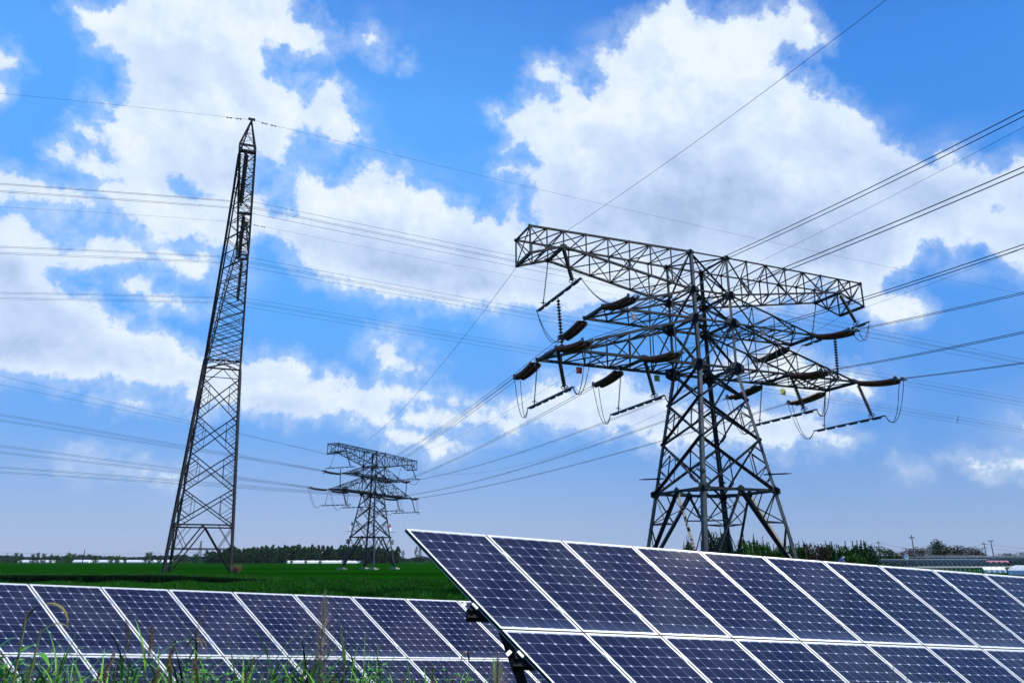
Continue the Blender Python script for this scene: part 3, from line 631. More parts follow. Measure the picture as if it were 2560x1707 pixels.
for (lv, sn) in NEARW:
    A = BT(BIG, *ARM[lv, sn, 1]); B = BT(MID, *ARM[lv, sn, -1]); sg_ = {'up': 1.9, 'low': 1.3, 'in': 1.6}[lv]
    pts = parab(A, B, sg_, 60); c = clamp_pt(pts, 4.6); c0 = c-Vector((0, 0, .10))
    place(DE, A, c0, 4.4, 'brown twin insulator facing away at the %s %s, large pylon' % (sn, DESC[lv]), 'insulator', 'insulator strings on the large pylon')
    rp = pts[::-1]; c2 = clamp_pt(rp, 4.6)
    place(DE, B, c2, 4.4, 'insulator facing the large pylon at the %s %s, distant pylon' % (sn, DESC[lv]), 'insulator', 'insulator strings on the distant pylon')
    seg = cut(cut(pts, 4.75)[::-1], 4.75)[::-1]
    bundle(seg, [(-BUN, 0), (BUN, 0)], .022, 'conductor pair between the two crossarm pylons at the %s %s' % (sn, DESC[lv]), group='conductor pairs between the two crossarm pylons', spacers=(.45,), sp_r=.02)
    ends['big', lv, sn, 1] = c0; ends['mid', lv, sn, -1] = c2
for (lv, sn), a in MIDW.items():
    A = BT(MID, *ARM[lv, sn, 1]); pts = ray(A, -2.199, a, -.0001, 175, 60); c = clamp_pt(pts, 4.6)
    place(DE, A, c-Vector((0, 0, .1)), 4.4, 'reddish insulator pulling left at the %s %s, distant pylon' % (sn, DESC[lv]), 'insulator', 'insulator strings on the distant pylon')
    bundle(cut(pts, 4.75), [(-.25, .1), (.25, -.1)], .024, 'thin conductor pair going left from the %s %s, distant pylon' % (sn, DESC[lv]), group='conductor pairs leaving the distant pylon to the left')
    ends['mid', lv, sn, 1] = c-Vector((0, 0, .1))
# earth wires
for sn, hd, a in (('left', 2.662, -.058), ('right', 2.693, -.003)):
    single_wire(ray(BT(BIG, *ARM['gw', sn, -1]), hd, a, .00154, 95), .012, 'thin earth wire running overhead from the %s end of the large pylon' % sn, group='earth wires on the large pylon')
    sgg = 3.46 if sn == 'left' else 6.0
    single_wire(parab(BT(BIG, *ARM['gw', sn, 1]), BT(MID, *ARM['gw', sn, -1]), sgg), .016, 'thin earth wire joining the %s top ends of the two crossarm pylons' % sn, group='earth wires between the pylons')
    single_wire(ray(BT(MID, *ARM['gw', sn, 1]), -2.199, .151 if sn == 'left' else .127, -.0001, 175), .022, 'thin earth wire going left from the %s top end, distant pylon' % sn, group='earth wires leaving the distant pylon')
single_wire(ray(BT(BIG, 0, 0, 24.5), 2.569, .0396, .0015, 95), .011, 'thin wire leaving the centre of the large pylon to the upper right', group='earth wires on the large pylon')
single_wire(parab(BT(BIG, 0, 0, 24.5), BT(MID, 0, 0, 24.5), 3.0), .013, 'thin wire joining the centres of the two crossarm pylons', group='earth wires between the pylons')
# jumper bars, their insulators and loops
def bar_proto():
    r = empty('jumper_bar'); mb = MB(); mb.box((0, -4.1, 0), (0, 4.1, 0), .13, .10); mb.box((.15, -4.1, 0), (.15, 4.1, 0), .05, .05); mb.build('bar', ALU, r)
    for y in (-3.2, -1.9, -.6, .7, 2.0, 3.2):
        mb = MB(); mb.box((0, y-.42, -.1), (0, y+.42, -.1), .2, .12); mb.build('counterweight', DARKSTEEL, r)
    return r
JB = bar_proto(); jb_used = False
for key, M_, pn in (('big', BIG, 'large'), ('mid', MID, 'distant')):
    for sn, s in (('left', 0), ('right', 1)):
        for lv in ('up', 'low', 'in'):
            hl = 'hang' if lv == 'up' else lv
            an, af = ARM[hl, sn, -1], ARM[hl, sn, 1]; drop = 3.55 if lv == 'up' else 3.35
            u = an[0]; zb0 = an[2]-drop; bn = (u, -3.0, zb0+.08); bf = (u, 2.6, zb0+.08)
            where = {'up': 'under the %s top crossarm' % sn, 'low': 'under the %s lower tip' % sn, 'in': 'under the %s inner lower crossarm' % sn}[lv]
            if jb_used: J = copy_tree(JB)
            else: J = JB; jb_used = True
            J.matrix_world = M_ @ Matrix.Translation((u, -.2, zb0))
            tag(J, 'long jumper bar hanging %s, %s pylon' % (where, pn), 'jumper bar', 'jumper bars on the %s pylon' % pn)
            place(SH_, BT(M_, *an), BT(M_, *bn), 3.0, 'thick insulator, near end of bar %s, %s pylon' % (where, pn), 'insulator', 'jumper insulators on the %s pylon' % pn)
            place(SL_, BT(M_, *af), BT(M_, *bf), 3.0, 'slender insulator, far end of bar %s, %s pylon' % (where, pn), 'insulator', 'jumper insulators on the %s pylon' % pn)
            if lv == 'up':
                place(SH_, BT(M_, u, -.3, zb0-.1), BT(M_, u+(.3 if s == 0 else -.3), -.3, Q['Z3']+.35), 3.0, 'upright insulator under the %s top jumper bar, %s pylon' % (sn, pn), 'insulator', 'jumper insulators on the %s pylon' % pn)
            for v, ye in ((-1, -4.3), (1, 3.9)):
                A = ends[key, lv, sn, v]; B = BT(M_, u, ye, zb0); e = empty('jumper_cable', A, 0, 'looping jumper cables, %s end of bar %s, %s pylon' % ('near' if v < 0 else 'far', where, pn), 'cable', 'jumper cables on the %s pylon' % pn)
                for q in (-.16, .16):
                    side = (B-A); side.z = 0; side = Vector((side.y, -side.x, 0)).normalized() if side.length > .01 else Vector((1, 0, 0))
                    low = min(A.z, B.z); pts = []
                    dp = 2.2 if lv != 'up' else 1.6
                    for i in range(15):
                        t = i/14; p = A.lerp(B, t); hgt = A.z*(1-t)**2+2*t*(1-t)*(low-dp)+B.z*t*t
                        pts.append(Vector((p.x, p.y, hgt))+side*q*(1-t)*1.6-A)
                    mb = MB(); mb.tube(pts, .028 if key == 'big' else .03, 5); mb.build('conductor', WIRE, e)

# ------------------------------------------------------------ tall narrow tower on the left (a portal headed tower seen end on)
LT = xf((147*math.sin(math.radians(-22.15)), 147*math.cos(math.radians(-22.15)), 0), math.radians(69.668))
LZ = [0, 7.84, 14.3, 20.85, 27.62, 34.55, 37.89]
def lu(z): return 5.31+(3.13-5.31)*z/37.89 if z < 37.89 else 3.13+(1.3-3.13)*(z-37.89)/(70-37.89)
def lw(z): return 7.22+(3.38-7.22)*z/37.89
def build_left_tower():
    r = empty('transmission_tower', LT.to_translation(), LT.to_euler().z, 'tall narrow dark lattice tower rising from the field on the left', 'pylon')
    C = lambda a, b, z: Vector((a*lu(z), b*lw(z), z))
    for a, b in CORN:
        mb = MB(); mb.lbar(C(a, b, -.3), C(a, b, 37.89), .42, (-a, -b, 0), .07)
        z = 1.5
        while z < 37.5: p = C(a, b, z); mb.box(p, p+Vector((a*.45, 0, 0)), .05); z += 1.0
        mb.build('leg', DARKSTEEL, r)
    mb = MB()
    for k in range(4):
        (a, b), (c, d) = CORN[k], CORN[(k+1) % 4]; out = Vector((a+c, b+d, 0)).normalized()
        P = lambda z, t: lerp(C(a, b, z), C(c, d, z), t)
        for i in range(1, 5):
            z0, z1 = LZ[i], LZ[i+1]; h = z1-z0
            mb.lbar(P(z0, 0), P(z1, 1), .19, out); mb.lbar(P(z0, 1), P(z1, 0), .19, out)
            for s in (0, 1):
                f = lambda t: t if s == 0 else 1-t
                for t0, a0, t1, a1 in ((0, .5, .25, .25), (0, .5, .25, .75), (0, .27, .13, .13), (0, .73, .13, .87), (0, .38, .19, .19), (0, .62, .19, .81)): mb.lbar(P(z0+h*a0, f(t0)), P(z0+h*a1, f(t1)), .09, out)
                mb.lbar(P(z0+h*.25, f(.25)), P(z0+h*.75, f(.25)), .09, out)
        mb.lbar(P(LZ[5], 0), P(LZ[6], .5), .15, out); mb.lbar(P(LZ[5], 1), P(LZ[6], .5), .15, out)
        mid_ = P(LZ[1], .5)
        for s in (0, 1):
            mb.lbar(mid_, P(-.3, s), .24, out); mb.lbar(P(3.9, s), lerp(mid_, P(0, s), .5), .12, (0, 0, 1)); mb.lbar(P(LZ[1], s), lerp(mid_, P(0, s), .5), .12, out)
            mb.lbar(P(3.9, s), P(LZ[1], .25 if s == 0 else .75), .1, out); mb.lbar(P(1.6, s), lerp(mid_, P(0, s), .8), .1, out)
        mb.lbar(P(LZ[1], 0), P(LZ[1], 1), .26, (0, 0, 1)); mb.lbar(P(3.9, 0), P(3.9, 1), .15, (0, 0, 1))
        mb.lbar(P(LZ[6], 0), P(LZ[6], 1), .26, (0, 0, 1)); mb.lbar(P(LZ[5]+1.6, 0), P(LZ[5]+1.6, 1), .14, (0, 0, 1))
    mb.lbar(C(-1, -1, LZ[6]), C(1, 1, LZ[6]), .15, (0, 0, 1)); mb.lbar(C(1, -1, LZ[6]), C(-1, 1, LZ[6]), .15, (0, 0, 1))
    mb.build('bracing', DARKSTEEL, r)
    # two window legs leaning out to near and far, then in
    def limb(s):
        m = MB(); zs = [37.89+i*(70-37.89)/13 for i in range(14)]
        def vo(z): return s*float(np.interp(z, [37.89, 49.6, 56.8, 64.4, 69, 70], [3.38, 9.8, 13.8, 19.0, 23.4, 24.0]))   # outer face
        def vi(z): return s*float(np.interp(z, [37.89, 56, 65.6, 70], [.4, 6.4, 12.0, 14.5]))
        hx = lambda z: .65*(z-37.89)/32.1
        for i in range(13):
            z0, z1 = zs[i], zs[i+1]
            for a in (-1, 1):
                A0, A1 = a*lu(z0)+hx(z0), a*lu(z1)+hx(z1)
                for f in (vo, vi): m.lbar((A0, f(z0), z0), (A1, f(z1), z1), .3 if f is vo else .2, (-a, -s, 0))
                m.lbar((A0, vo(z0), z0), (A1, vi(z1), z1), .1, (a, 0, 0))
            for f in (vo, vi):
                m.lbar((-lu(z0)+hx(z0), f(z0), z0), (lu(z1)+hx(z1), f(z1), z1), .12, (0, 1, 0)); m.lbar((lu(z0)+hx(z0), f(z0), z0), (-lu(z1)+hx(z1), f(z1), z1), .12, (0, 1, 0))
        m.build('window_leg', DARKSTEEL, r)
    limb(-1); limb(1)
    m = MB(); zt = 72.6; n = 16; V = [-25.5+51*i/n for i in range(n+1)]; HX = .65
    def hz(v): return zt if abs(v) < 20 else zt-(abs(v)-20)/5.5*1.5
    for i in range(n):
        v0, v1 = V[i], V[i+1]
        for a in (-1, 1):
            m.lbar((a*1.3+HX, v0, 70), (a*1.3+HX, v1, 70), .24, (0, 0, 1)); m.lbar((a*1.3+HX, v0, hz(v0)), (a*1.3+HX, v1, hz(v1)), .24, (0, 0, 1))
            m.lbar((a*1.3+HX, v0, 70 if i % 2 else hz(v0)), (a*1.3+HX, v1, hz(v1) if i % 2 else 70), .12, (1, 0, 0))
        for z0, z1 in ((70, 70), (hz(v0), hz(v1))):
            m.lbar((-1.3+HX, v0, z0), (1.3+HX, v1, z1), .11, (0, 0, 1)); m.lbar((-1.3+HX, v0, z0), (1.3+HX, v0, z0), .11, (0, 0, 1))
    for e in (-25.5, 25.5):
        for a in (-1, 1): m.box((a*1.3+HX, e, 70), (a*1.3+HX, e, hz(e)), .22)
        m.box((-1.3+HX, e, 70), (1.3+HX, e, 70), .3); m.box((-1.3+HX, e, hz(e)), (1.3+HX, e, hz(e)), .3)
    for v in (-25.5, 0, 25.5): m.box((-1.3+HX, v*.985, 69.95), (1.3+HX, v*.985, 69.95), .4)
    m.build('crossarm', DARKSTEEL, r)
    for s in (-1, 1):
        m = MB(); v = 22.5*s; top = Vector((.75, v, 77.9)); bs = [Vector((a*1.3+HX, v+d, hz(v+d))) for a, d in ((-1, -3), (1, -3), (1, 3), (-1, 3))]
        for q in bs: m.lbar(q, top, .22, (0, 0, 1))
        for f in (.3, .6):
            pts = [q.lerp(top, f) for q in bs]
            for i in range(4): m.lbar(pts[i], pts[(i+1) % 4], .08, (0, 0, 1)); m.lbar(bs[i].lerp(top, max(0, f-.3)), pts[(i+1) % 4], .08, (0, 0, 1))
        m.box(top-Vector((0, 0, .9)), top+Vector((0, 0, .1)), .45, .4); m.box(top-Vector((.6, 0, -.2)), top+Vector((.6, 0, .2)), .4, .3)
        m.build('earth_wire_peak', DARKSTEEL, r)
    return r
left = build_left_tower()
def make_long():
    r = empty('insulator_string'); 
    for s in (-1, 1):
        mb = MB(); mb.lathe(ribbed(34, .27, .10, .30, .5), 9, 0, (0, s*.28, 0)); mb.build('insulator_stack', BLACKINS, r)
    mb = MB(); mb.tube([(0, 0, 0), (.6, 0, 0)], .12); mb.tube([(9.6, 0, 0), (10.4, 0, 0)], .12); mb.plate((9.9, 0, 0), (0, 0, 1), (1, 0, 0), 1.3, .6, .08); mb.build('yoke_plate', DARKSTEEL, r)
    return r
LONG = make_long(); used[id(LONG)] = False
for v, wd_, (hr, ar), al in ((-25.5, 'near', (1.2422, -.0732), -.103), (0, 'middle', (1.2444, -.0741), -.1033), (25.5, 'far', (1.22, -.0653), -.1037)):
    A = BT(LT, .65, v, 69.8); B = BT(LT, .65, v, 59.6)
    place(LONG, A, B, 10.2, 'long dark insulator hanging in the %s bay, tall narrow tower' % wd_, 'insulator', 'insulators of the tall left tower')
    of = [(-.45, -.4), (-.2, .35), (.2, -.15), (.45, .6)]
    bundle(ray(B, hr, ar, .00002, 330, 40), [(-.4, -.95), (.4, -.35), (-.4, .3), (.4, .85)], .026, 'four parallel conductors running right from the %s insulator, tall narrow tower' % wd_, group='conductor bundles of the tall left tower, right span', spacers=(.68,) if wd_ != 'near' else (), sp_r=.03)
    bundle(ray(B, 4.318, al, -.0002, 190, 30), [(-.4, -.95), (.4, -.35), (-.4, .3), (.4, .85)], .024, 'four parallel conductors running left from the %s insulator, tall narrow tower' % wd_, group='conductor bundles of the tall left tower, left span')
for s, wd_ in ((-1, 'near'), (1, 'far')):
    A = BT(LT, .75, 22.5*s, 78)
    single_wire(ray(A, 1.2186, -.0713, .00014, 330, 40), .02, 'thin earth wire running right from the %s peak, tall narrow tower' % wd_, group='earth wires of the tall left tower')
    single_wire(ray(A, 4.4378, -.0368, -.00036, 190, 30), .02, 'thin earth wire running left from the %s peak, tall narrow tower' % wd_, group='earth wires of the tall left tower')
    for hd, a in ((1.2186, -.0713), (4.4378, -.0368)):
        for k in range(2):
            s_ = 2.2+k*1.6; p = A+Vector((math.sin(hd)*s_, math.cos(hd)*s_, a*s_-.12)); d = Vector((math.sin(hd), math.cos(hd), a))
            mb = MB(); mb.box(-d*.45, -d*.2, .16, .16); mb.box(d*.2, d*.45, .16, .16); mb.box(-d*.45, d*.45, .05, .05); mb.box((0, 0, 0), (0, 0, .12), .08)
            o = mb.build('vibration_damper', DARKSTEEL); o.location = p
            tag(o, 'small dumbbell damper clipped under the %s earth wire, %s' % (wd_, ('right side' if hd < 2 else 'left side') + (', inner one' if k == 0 else ', outer one')), 'wire damper', 'wire dampers of the tall left tower')

# ------------------------------------------------------------ solar arrays
def cell_material():
    m = bpy.data.materials.new('solar_cells'); m.use_nodes = True; t = m.node_tree; b = t.nodes['Principled BSDF']; N = t.nodes.new; Lk = t.links.new
    uv = N('ShaderNodeUVMap'); sp = N('ShaderNodeSeparateXYZ'); Lk(uv.outputs[0], sp.inputs[0])
    def M(op, a, b_=None):
        n = N('ShaderNodeMath'); n.operation = op
        for i, v in enumerate((a, b_)):
            if v is None: continue
            if isinstance(v, (int, float)): n.inputs[i].default_value = v
            else: Lk(v, n.inputs[i])
        return n.outputs[0]
    U, V = sp.outputs[0], sp.outputs[1]     # metres inside the laminate, cell pitch 0.158
    pc = 0.158
    cu, cv = M('DIVIDE', U, pc), M('DIVIDE', V, pc)
    fu, fv = M('SUBTRACT', M('FRACT', cu), .5), M('SUBTRACT', M('FRACT', cv), .5)
    au, av = M('ABSOLUTE', fu), M('ABSOLUTE', fv)
    gap = M('GREATER_THAN', M('MAXIMUM', au, av), .5-.0085)
    dia = M('GREATER_THAN', M('ADD', au, av), .90)
    # busbars run along V
    bb = M('ABSOLUTE', M('SUBTRACT', M('FRACT', M('ADD', M('MULTIPLY', fu, 5.0), .5)), .5)); bus = M('LESS_THAN', M('SUBTRACT', .5, M('ABSOLUTE', M('SUBTRACT', M('FRACT', M('MULTIPLY', M('ADD', fu, .5), 5.0)), .5))), .032)
    bus = M('MULTIPLY', bus, M('LESS_THAN', au, .46))
    outside = M('MAXIMUM', M('MAXIMUM', M('LESS_THAN', U, 0.0), M('GREATER_THAN', U, 6*pc)), M('MAXIMUM', M('LESS_THAN', V, 0.0), M('GREATER_THAN', V, 10*pc)))
    wfac = M('MAXIMUM', M('MAXIMUM', M('MULTIPLY', gap, .62), dia), outside)
    cidx = N('ShaderNodeCombineXYZ'); Lk(M('FLOOR', cu), cidx.inputs[0]); Lk(M('FLOOR', cv), cidx.inputs[1])
    oi = N('ShaderNodeObjectInfo'); Lk(M('MULTIPLY', oi.outputs['Random'], 50.0), cidx.inputs[2])
    wn = N('ShaderNodeTexWhiteNoise'); wn.noise_dimensions = '3D'; Lk(cidx.outputs[0], wn.inputs['Vector'])
    mixc = N('ShaderNodeMix'); mixc.data_type = 'RGBA'; mixc.inputs[6].default_value = (.0036, .0038, .019, 1); mixc.inputs[7].default_value = (.0056, .0064, .032, 1); Lk(M('ADD', M('MULTIPLY', wn.outputs['Value'], .45), M('MULTIPLY', oi.outputs['Random'], .75)), mixc.inputs[0])
    mixb = N('ShaderNodeMix'); mixb.data_type = 'RGBA'; Lk(M('MULTIPLY', bus, .38), mixb.inputs[0]); Lk(mixc.outputs[2], mixb.inputs[6]); mixb.inputs[7].default_value = (.30, .33, .48, 1)
    mixw = N('ShaderNodeMix'); mixw.data_type = 'RGBA'; Lk(wfac, mixw.inputs[0]); Lk(mixb.outputs[2], mixw.inputs[6]); mixw.inputs[7].default_value = (.85, .88, .97, 1)
    # light film of dust
    g = N('ShaderNodeNewGeometry'); dn = N('ShaderNodeTexNoise'); dn.inputs['Scale'].default_value = 1.3; dn.inputs['Detail'].default_value = 7; Lk(g.outputs['Position'], dn.inputs[0])
    dr = N('ShaderNodeMapRange'); dr.inputs[1].default_value = .4; dr.inputs[2].default_value = .8; dr.inputs[3].default_value = .0; dr.inputs[4].default_value = .075; Lk(dn.outputs['Fac'], dr.inputs[0])
    vr = N('ShaderNodeTexVoronoi'); vr.inputs['Scale'].default_value = 5.0; Lk(g.outputs['Position'], vr.inputs['Vector']); spot = M('MULTIPLY', M('LESS_THAN', vr.outputs['Distance'], .05), .45)
    mixd = N('ShaderNodeMix'); mixd.data_type = 'RGBA'; Lk(M('MAXIMUM', dr.outputs[0], M('MULTIPLY', spot, M('GREATER_THAN', dn.outputs['Fac'], .56))), mixd.inputs[0]); Lk(mixw.outputs[2], mixd.inputs[6]); mixd.inputs[7].default_value = (.45, .47, .5, 1)
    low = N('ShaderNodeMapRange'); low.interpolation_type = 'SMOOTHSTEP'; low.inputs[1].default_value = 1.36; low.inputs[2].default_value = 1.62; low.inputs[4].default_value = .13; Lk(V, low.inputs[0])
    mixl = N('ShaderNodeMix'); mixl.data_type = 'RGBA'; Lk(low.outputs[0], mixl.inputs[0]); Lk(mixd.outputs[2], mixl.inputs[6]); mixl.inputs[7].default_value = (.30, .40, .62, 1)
    Lk(mixl.outputs[2], b.inputs['Base Color']); b.inputs['Roughness'].default_value = .5; b.inputs['Specular IOR Level'].default_value = .0
    b.inputs['Coat Weight'].default_value = 1.0; b.inputs['Coat Roughness'].default_value = .04; b.inputs['Coat IOR'].default_value = 1.68
    return m
CELLS = cell_material()
def solar_array(name, T, a, b, cols, rows_, label, side_end=None):
    T = Vector(T); a = Vector(a); b = Vector(b); n = b.cross(a).normalized()
    if n.y > 0: n = -n    # towards the viewer and up
    r = empty('solar_array', T, 0, label, 'solar panels', 'solar arrays')
    PW, PH, GX = .992, 1.65, .020
    def pt(x, y, o=0.0): return a*x+b*y+n*o
    fw_, th = .027, .060
    # shared meshes in local panel coordinates
    lam = bpy.data.meshes.new('glass'); c0 = [(fw_, fw_), (PW-fw_, fw_), (PW-fw_, PH-fw_), (fw_, PH-fw_)]
    lam.from_pydata([pt(x, y, -.004) for x, y in c0], [], [(0, 3, 2, 1)]); ul = lam.uv_layers.new(name='UVMap')
    mg = (PW-6*.158)/2, (PH-10*.158)/2
    for li, vi in enumerate(lam.polygons[0].vertices): ul.data[li].uv = (c0[vi][0]-mg[0], c0[vi][1]-mg[1])
    lam.materials.append(CELLS); lam.update()
    mb = MB()
    O = [(0, 0), (PW, 0), (PW, PH), (0, PH)]; I = c0
    vs = [pt(x, y, 0) for x, y in O]+[pt(x, y, 0) for x, y in I]+[pt(x, y, -th) for x, y in O]+[pt(x, y, -th) for x, y in I]+[pt(x, y, -.008) for x, y in I]
    fs = []
    for k in range(4):
        l = (k+1) % 4
        fs += [(k, l, 4+l, 4+k), (k, 8+k, 8+l, l), (8+k, 12+k, 12+l, 8+l), (4+k, 4+l, 16+l, 16+k)]
    mb.add(vs, fs)
    # back flange lip that sticks out slightly
    for k in range(4):
        l = (k+1) % 4; p, q = pt(*O[k], -th), pt(*O[l], -th); mb.box(p, q, .008, .005, hint=n)
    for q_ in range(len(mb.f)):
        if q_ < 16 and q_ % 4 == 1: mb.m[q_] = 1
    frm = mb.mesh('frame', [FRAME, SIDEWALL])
    mb = MB(); mb.add([pt(x, y, -.012) for x, y in c0], [(0, 1, 2, 3)]); bks = mb.mesh('back_cover', BACKSHEET)
    for j in rows_:
        for i in cols:
            e = inst('solar_panel', lam, r, pt(i*(PW+GX), j*(PH+GX)))
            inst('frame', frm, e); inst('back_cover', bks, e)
    # clamps between neighbouring panels
    mb = MB(); d = b.normalized()*.05; mb.box(-d*.8, d*.8, .030, .008, hint=n); clm = mb.mesh('clamp', LIGHTMETAL)
    for j in rows_:
        for i in cols:
            for y in (.36, 1.30): inst('clamp', clm, r, pt((i+1)*(PW+GX)-GX/2, j*(PH+GX)+y, .004))
    # rack: purlins along a, rafters along b, posts and braces
    x0, x1 = cols[0]*(PW+GX)-.0, (cols[-1]+1)*(PW+GX)
    for y in (.37, 1.33, 1.67+.40, 1.67+1.30):
        ex = (.17 if y > 1 else -.3) if side_end else 0
        mb = MB(); mb.box(pt(x0-ex, y+.04, -th-.06), pt(x1, y+.04, -th-.06), .105, .10, hint=n)
        if ex > 0: mb.box(pt(x0-ex+.05, y-.02, -th+.03), pt(x0-.03, y-.02, -th+.03), .07, .012, hint=n)
        mb.build('purlin', RAILM, r)
        if ex > 0:
            mb = MB(); c = pt(x0-.055, y-.03, -th+.045); mb.box(c-b.normalized()*.04, c+b.normalized()*.04, .03, .03, hint=n); mb.build('clamp', LIGHTMETAL, r)
            mb = MB(); c = pt(x0-.16, y-.06, -th+.025); mb.box(c-b.normalized()*.02, c+b.normalized()*.02, .07, .008, hint=n); mb.build('bracket_tab', LIGHTMETAL, r)
    if side_end:
        A_ = pt(x0+.10, 1.60, -th-.06); mb = MB(); mb.box(A_, A_+Vector((.92, -.05, -2.3)), .11, .11, hint=(0, 1, 0)); mb.build('brace', RAILM, r)
    xi = x0+1.9
    while xi < x1:
        mb = MB(); mb.box(pt(xi, .2, -th-.16), pt(xi, 3.15, -th-.16), .07, .10, hint=n); mb.build('rafter', RAILM, r)
        for y in (1.4, 2.7):
            p = pt(xi, y, -th-.20); gz = -1.2-T.z
            mb = MB(); mb.box(p, (p.x, p.y, gz), .09, .09, hint=(1, 0, 0)); mb.build('post', RAILM, r)
        xi += 3.1
    return r, pt
fa, fb, fT = (.9458, .3187, -.0617), (.6975, -.1563, -.666), (-1.2756, 9.0856, 2.3659)
ra, rb, rT = (.9267, .3720, -.0533), (.6734, -.1301, -.6092), (-7.6031, 12.155, 1.6437)
front, fpt = solar_array('front', fT, fa, fb, range(0, 13), (0, 1), 'front row of blue solar panels with white frames filling the lower right', True)
rear, rpt = solar_array('rear', rT, ra, rb, range(-4, 10), (0, 1), 'rear row of dark blue solar panels at the lower left behind the weeds')
# ------------------------------------------------------------ placing helpers (figures taken from the photograph's bearings)
def at(px, D, z=0.0):
    """ground position on the bearing of pixel column px at distance D ahead"""
    fw = D*math.cos(PITCH)+(z-CAMZ)*math.sin(PITCH); return Vector(((px-1280)/1834*fw, D, z))
def hgt(py, D):
    """height above the field of something seen at pixel row py, D metres ahead"""
    return CAMZ+D*math.tan(PITCH-math.atan((py-853.5)/1834))

# ------------------------------------------------------------ trees
LEAF_D = leafmat('tree_leaf_dark', (0.009, 0.034, 0.010), (0.034, 0.095, 0.022), .7)
LEAF_G = leafmat('tree_leaf_green', (0.018, 0.065, 0.006), (0.065, 0.16, 0.012), .7)
LEAF_B = leafmat('tree_leaf_brown', (0.030, 0.022, 0.012), (0.075, 0.055, 0.025), .8)
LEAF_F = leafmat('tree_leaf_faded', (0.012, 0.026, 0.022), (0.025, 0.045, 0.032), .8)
BARK = mat('bark', (0.09, 0.075, 0.06), .9, 0, .2, (6, (.05, .04, .03), 4))
def crown_mesh(kind, h, w, n, leaf, seed, matl, base=.22):
    rg = random.Random(seed); mb = MB(); cl = []
    nc = 14
    for i in range(nc):
        z = base+(1-base)*(i+.5)/nc
        if kind == 'poplar': rr = .5*math.sin(math.pi*min(1, (z-base)/(1-base)*.9+.12))**.6
        elif kind == 'bush': rr = .5*math.sqrt(max(0, 1-((z-.45)/.6)**2))
        else: rr = .5*math.sqrt(max(0.12, 1-((z-.5)/.54)**2))
        for _ in range(3):
            a = rg.uniform(0, 6.28); q = rr*rg.uniform(.2, .85)
            cl.append((q*math.cos(a)*w, q*math.sin(a)*w, z*h, rg.uniform(.12, .26)*w*(.8 if kind == 'poplar' else 1)))
    for _ in range(n):
        cx, cy, cz, cr = rg.choice(cl); d = Vector((rg.gauss(0, 1), rg.gauss(0, 1), rg.gauss(0, 1))).normalized()*cr*rg.random()**.4
        p = Vector((cx, cy, cz))+d; u = Vector((rg.gauss(0, 1), rg.gauss(0, 1), rg.gauss(0, 1))).normalized(); v = u.cross(Vector((rg.gauss(0, 1), rg.gauss(0, 1), rg.gauss(0, 1)))).normalized(); s = leaf*rg.uniform(.6, 1.3)
        mb.add([p-u*s, p+v*s*.6, p+u*s, p-v*s*.6], [(0, 1, 2, 3)])
    return mb.mesh('crown', matl)
def trunk_mesh(h, w, seed, r=.16, multi=1):
    rg = random.Random(seed); mb = MB(); ph = rg.uniform(0, 6)
    pts = [(math.sin(ph+z*3)*.02*h, math.cos(ph+z*2)*.02*h, z*h*.88) for z in (0, .25, .5, .75, 1)]
    mb.tube(pts, [r, r*.8, r*.6, r*.35, r*.12], 6)
    for k in range(7):
        z = .25+.09*k; a = rg.uniform(0, 6.28); p = Vector((0, 0, z*h)); q = p+Vector((math.cos(a)*w*.33, math.sin(a)*w*.33, h*.14)); mb.tube([p, (p+q)/2+Vector((0, 0, -.02*h)), q], [r*.3, r*.22, r*.08], 5)
    return mb.mesh('trunk', BARK)
def tree_set(kind, h, w, n, leaf, matl, seeds, r=.16):
    return [(crown_mesh(kind, h, w, n, leaf, sd_, matl, base=.06 if w > 3 else .22), trunk_mesh(h, w, sd_, r)) for sd_ in seeds]
def plant_tree(name, ms, pos, sc, rz, label, cat, group=None):
    e = empty(name, pos, rz, label, cat, group); e.scale = (sc[0], sc[0], sc[1])
    inst('crown', ms[0], e); inst('trunk', ms[1], e); return e
rg = random.Random(21)
POP = [(crown_mesh('poplar', 10, 5.0, 1100, .42, s_, LEAF_D, base=.02), trunk_mesh(10, 4, s_)) for s_ in (1, 2, 3, 4, 5)]
for row, D in ((0, 545), (1, 570), (2, 600)):
    x = 515+row*7
    while x < 1000:
        top = 1372+rg.uniform(-6, 6)-(4 if 640 < x < 900 else 0)+(8 if x < 560 else 0); H = hgt(top, D)
        plant_tree('poplar_tree', rg.choice(POP), at(x, D+rg.uniform(-12, 12)), (rg.uniform(1.0, 1.5), H/10), rg.uniform(0, 6), 'dark poplar in the dense tree belt behind the distant pylon', 'tree', 'poplars of the dense far belt')
        x += rg.uniform(9, 14)
for k, (x, top, lab) in enumerate(((1040, 1366, 'slender young tree, leafier one of the twins beside the front panels'), (1049, 1364, 'slender young tree, taller one of the twins beside the front panels'), (1006, 1376, 'small lone sapling standing between the distant pylon and the twin trees'))):
    D = 330; plant_tree('young_tree', tree_set('tree', 7, 2.2, 420, .2, LEAF_D, (30+k,), .09)[0], at(x, D), (.9, hgt(top, D)/7), k, lab, 'tree')
RND = tree_set('tree', 7, 6, 700, .34, LEAF_D, (11, 12)); RNG_ = tree_set('tree', 6, 5, 700, .32, LEAF_G, (13, 14))
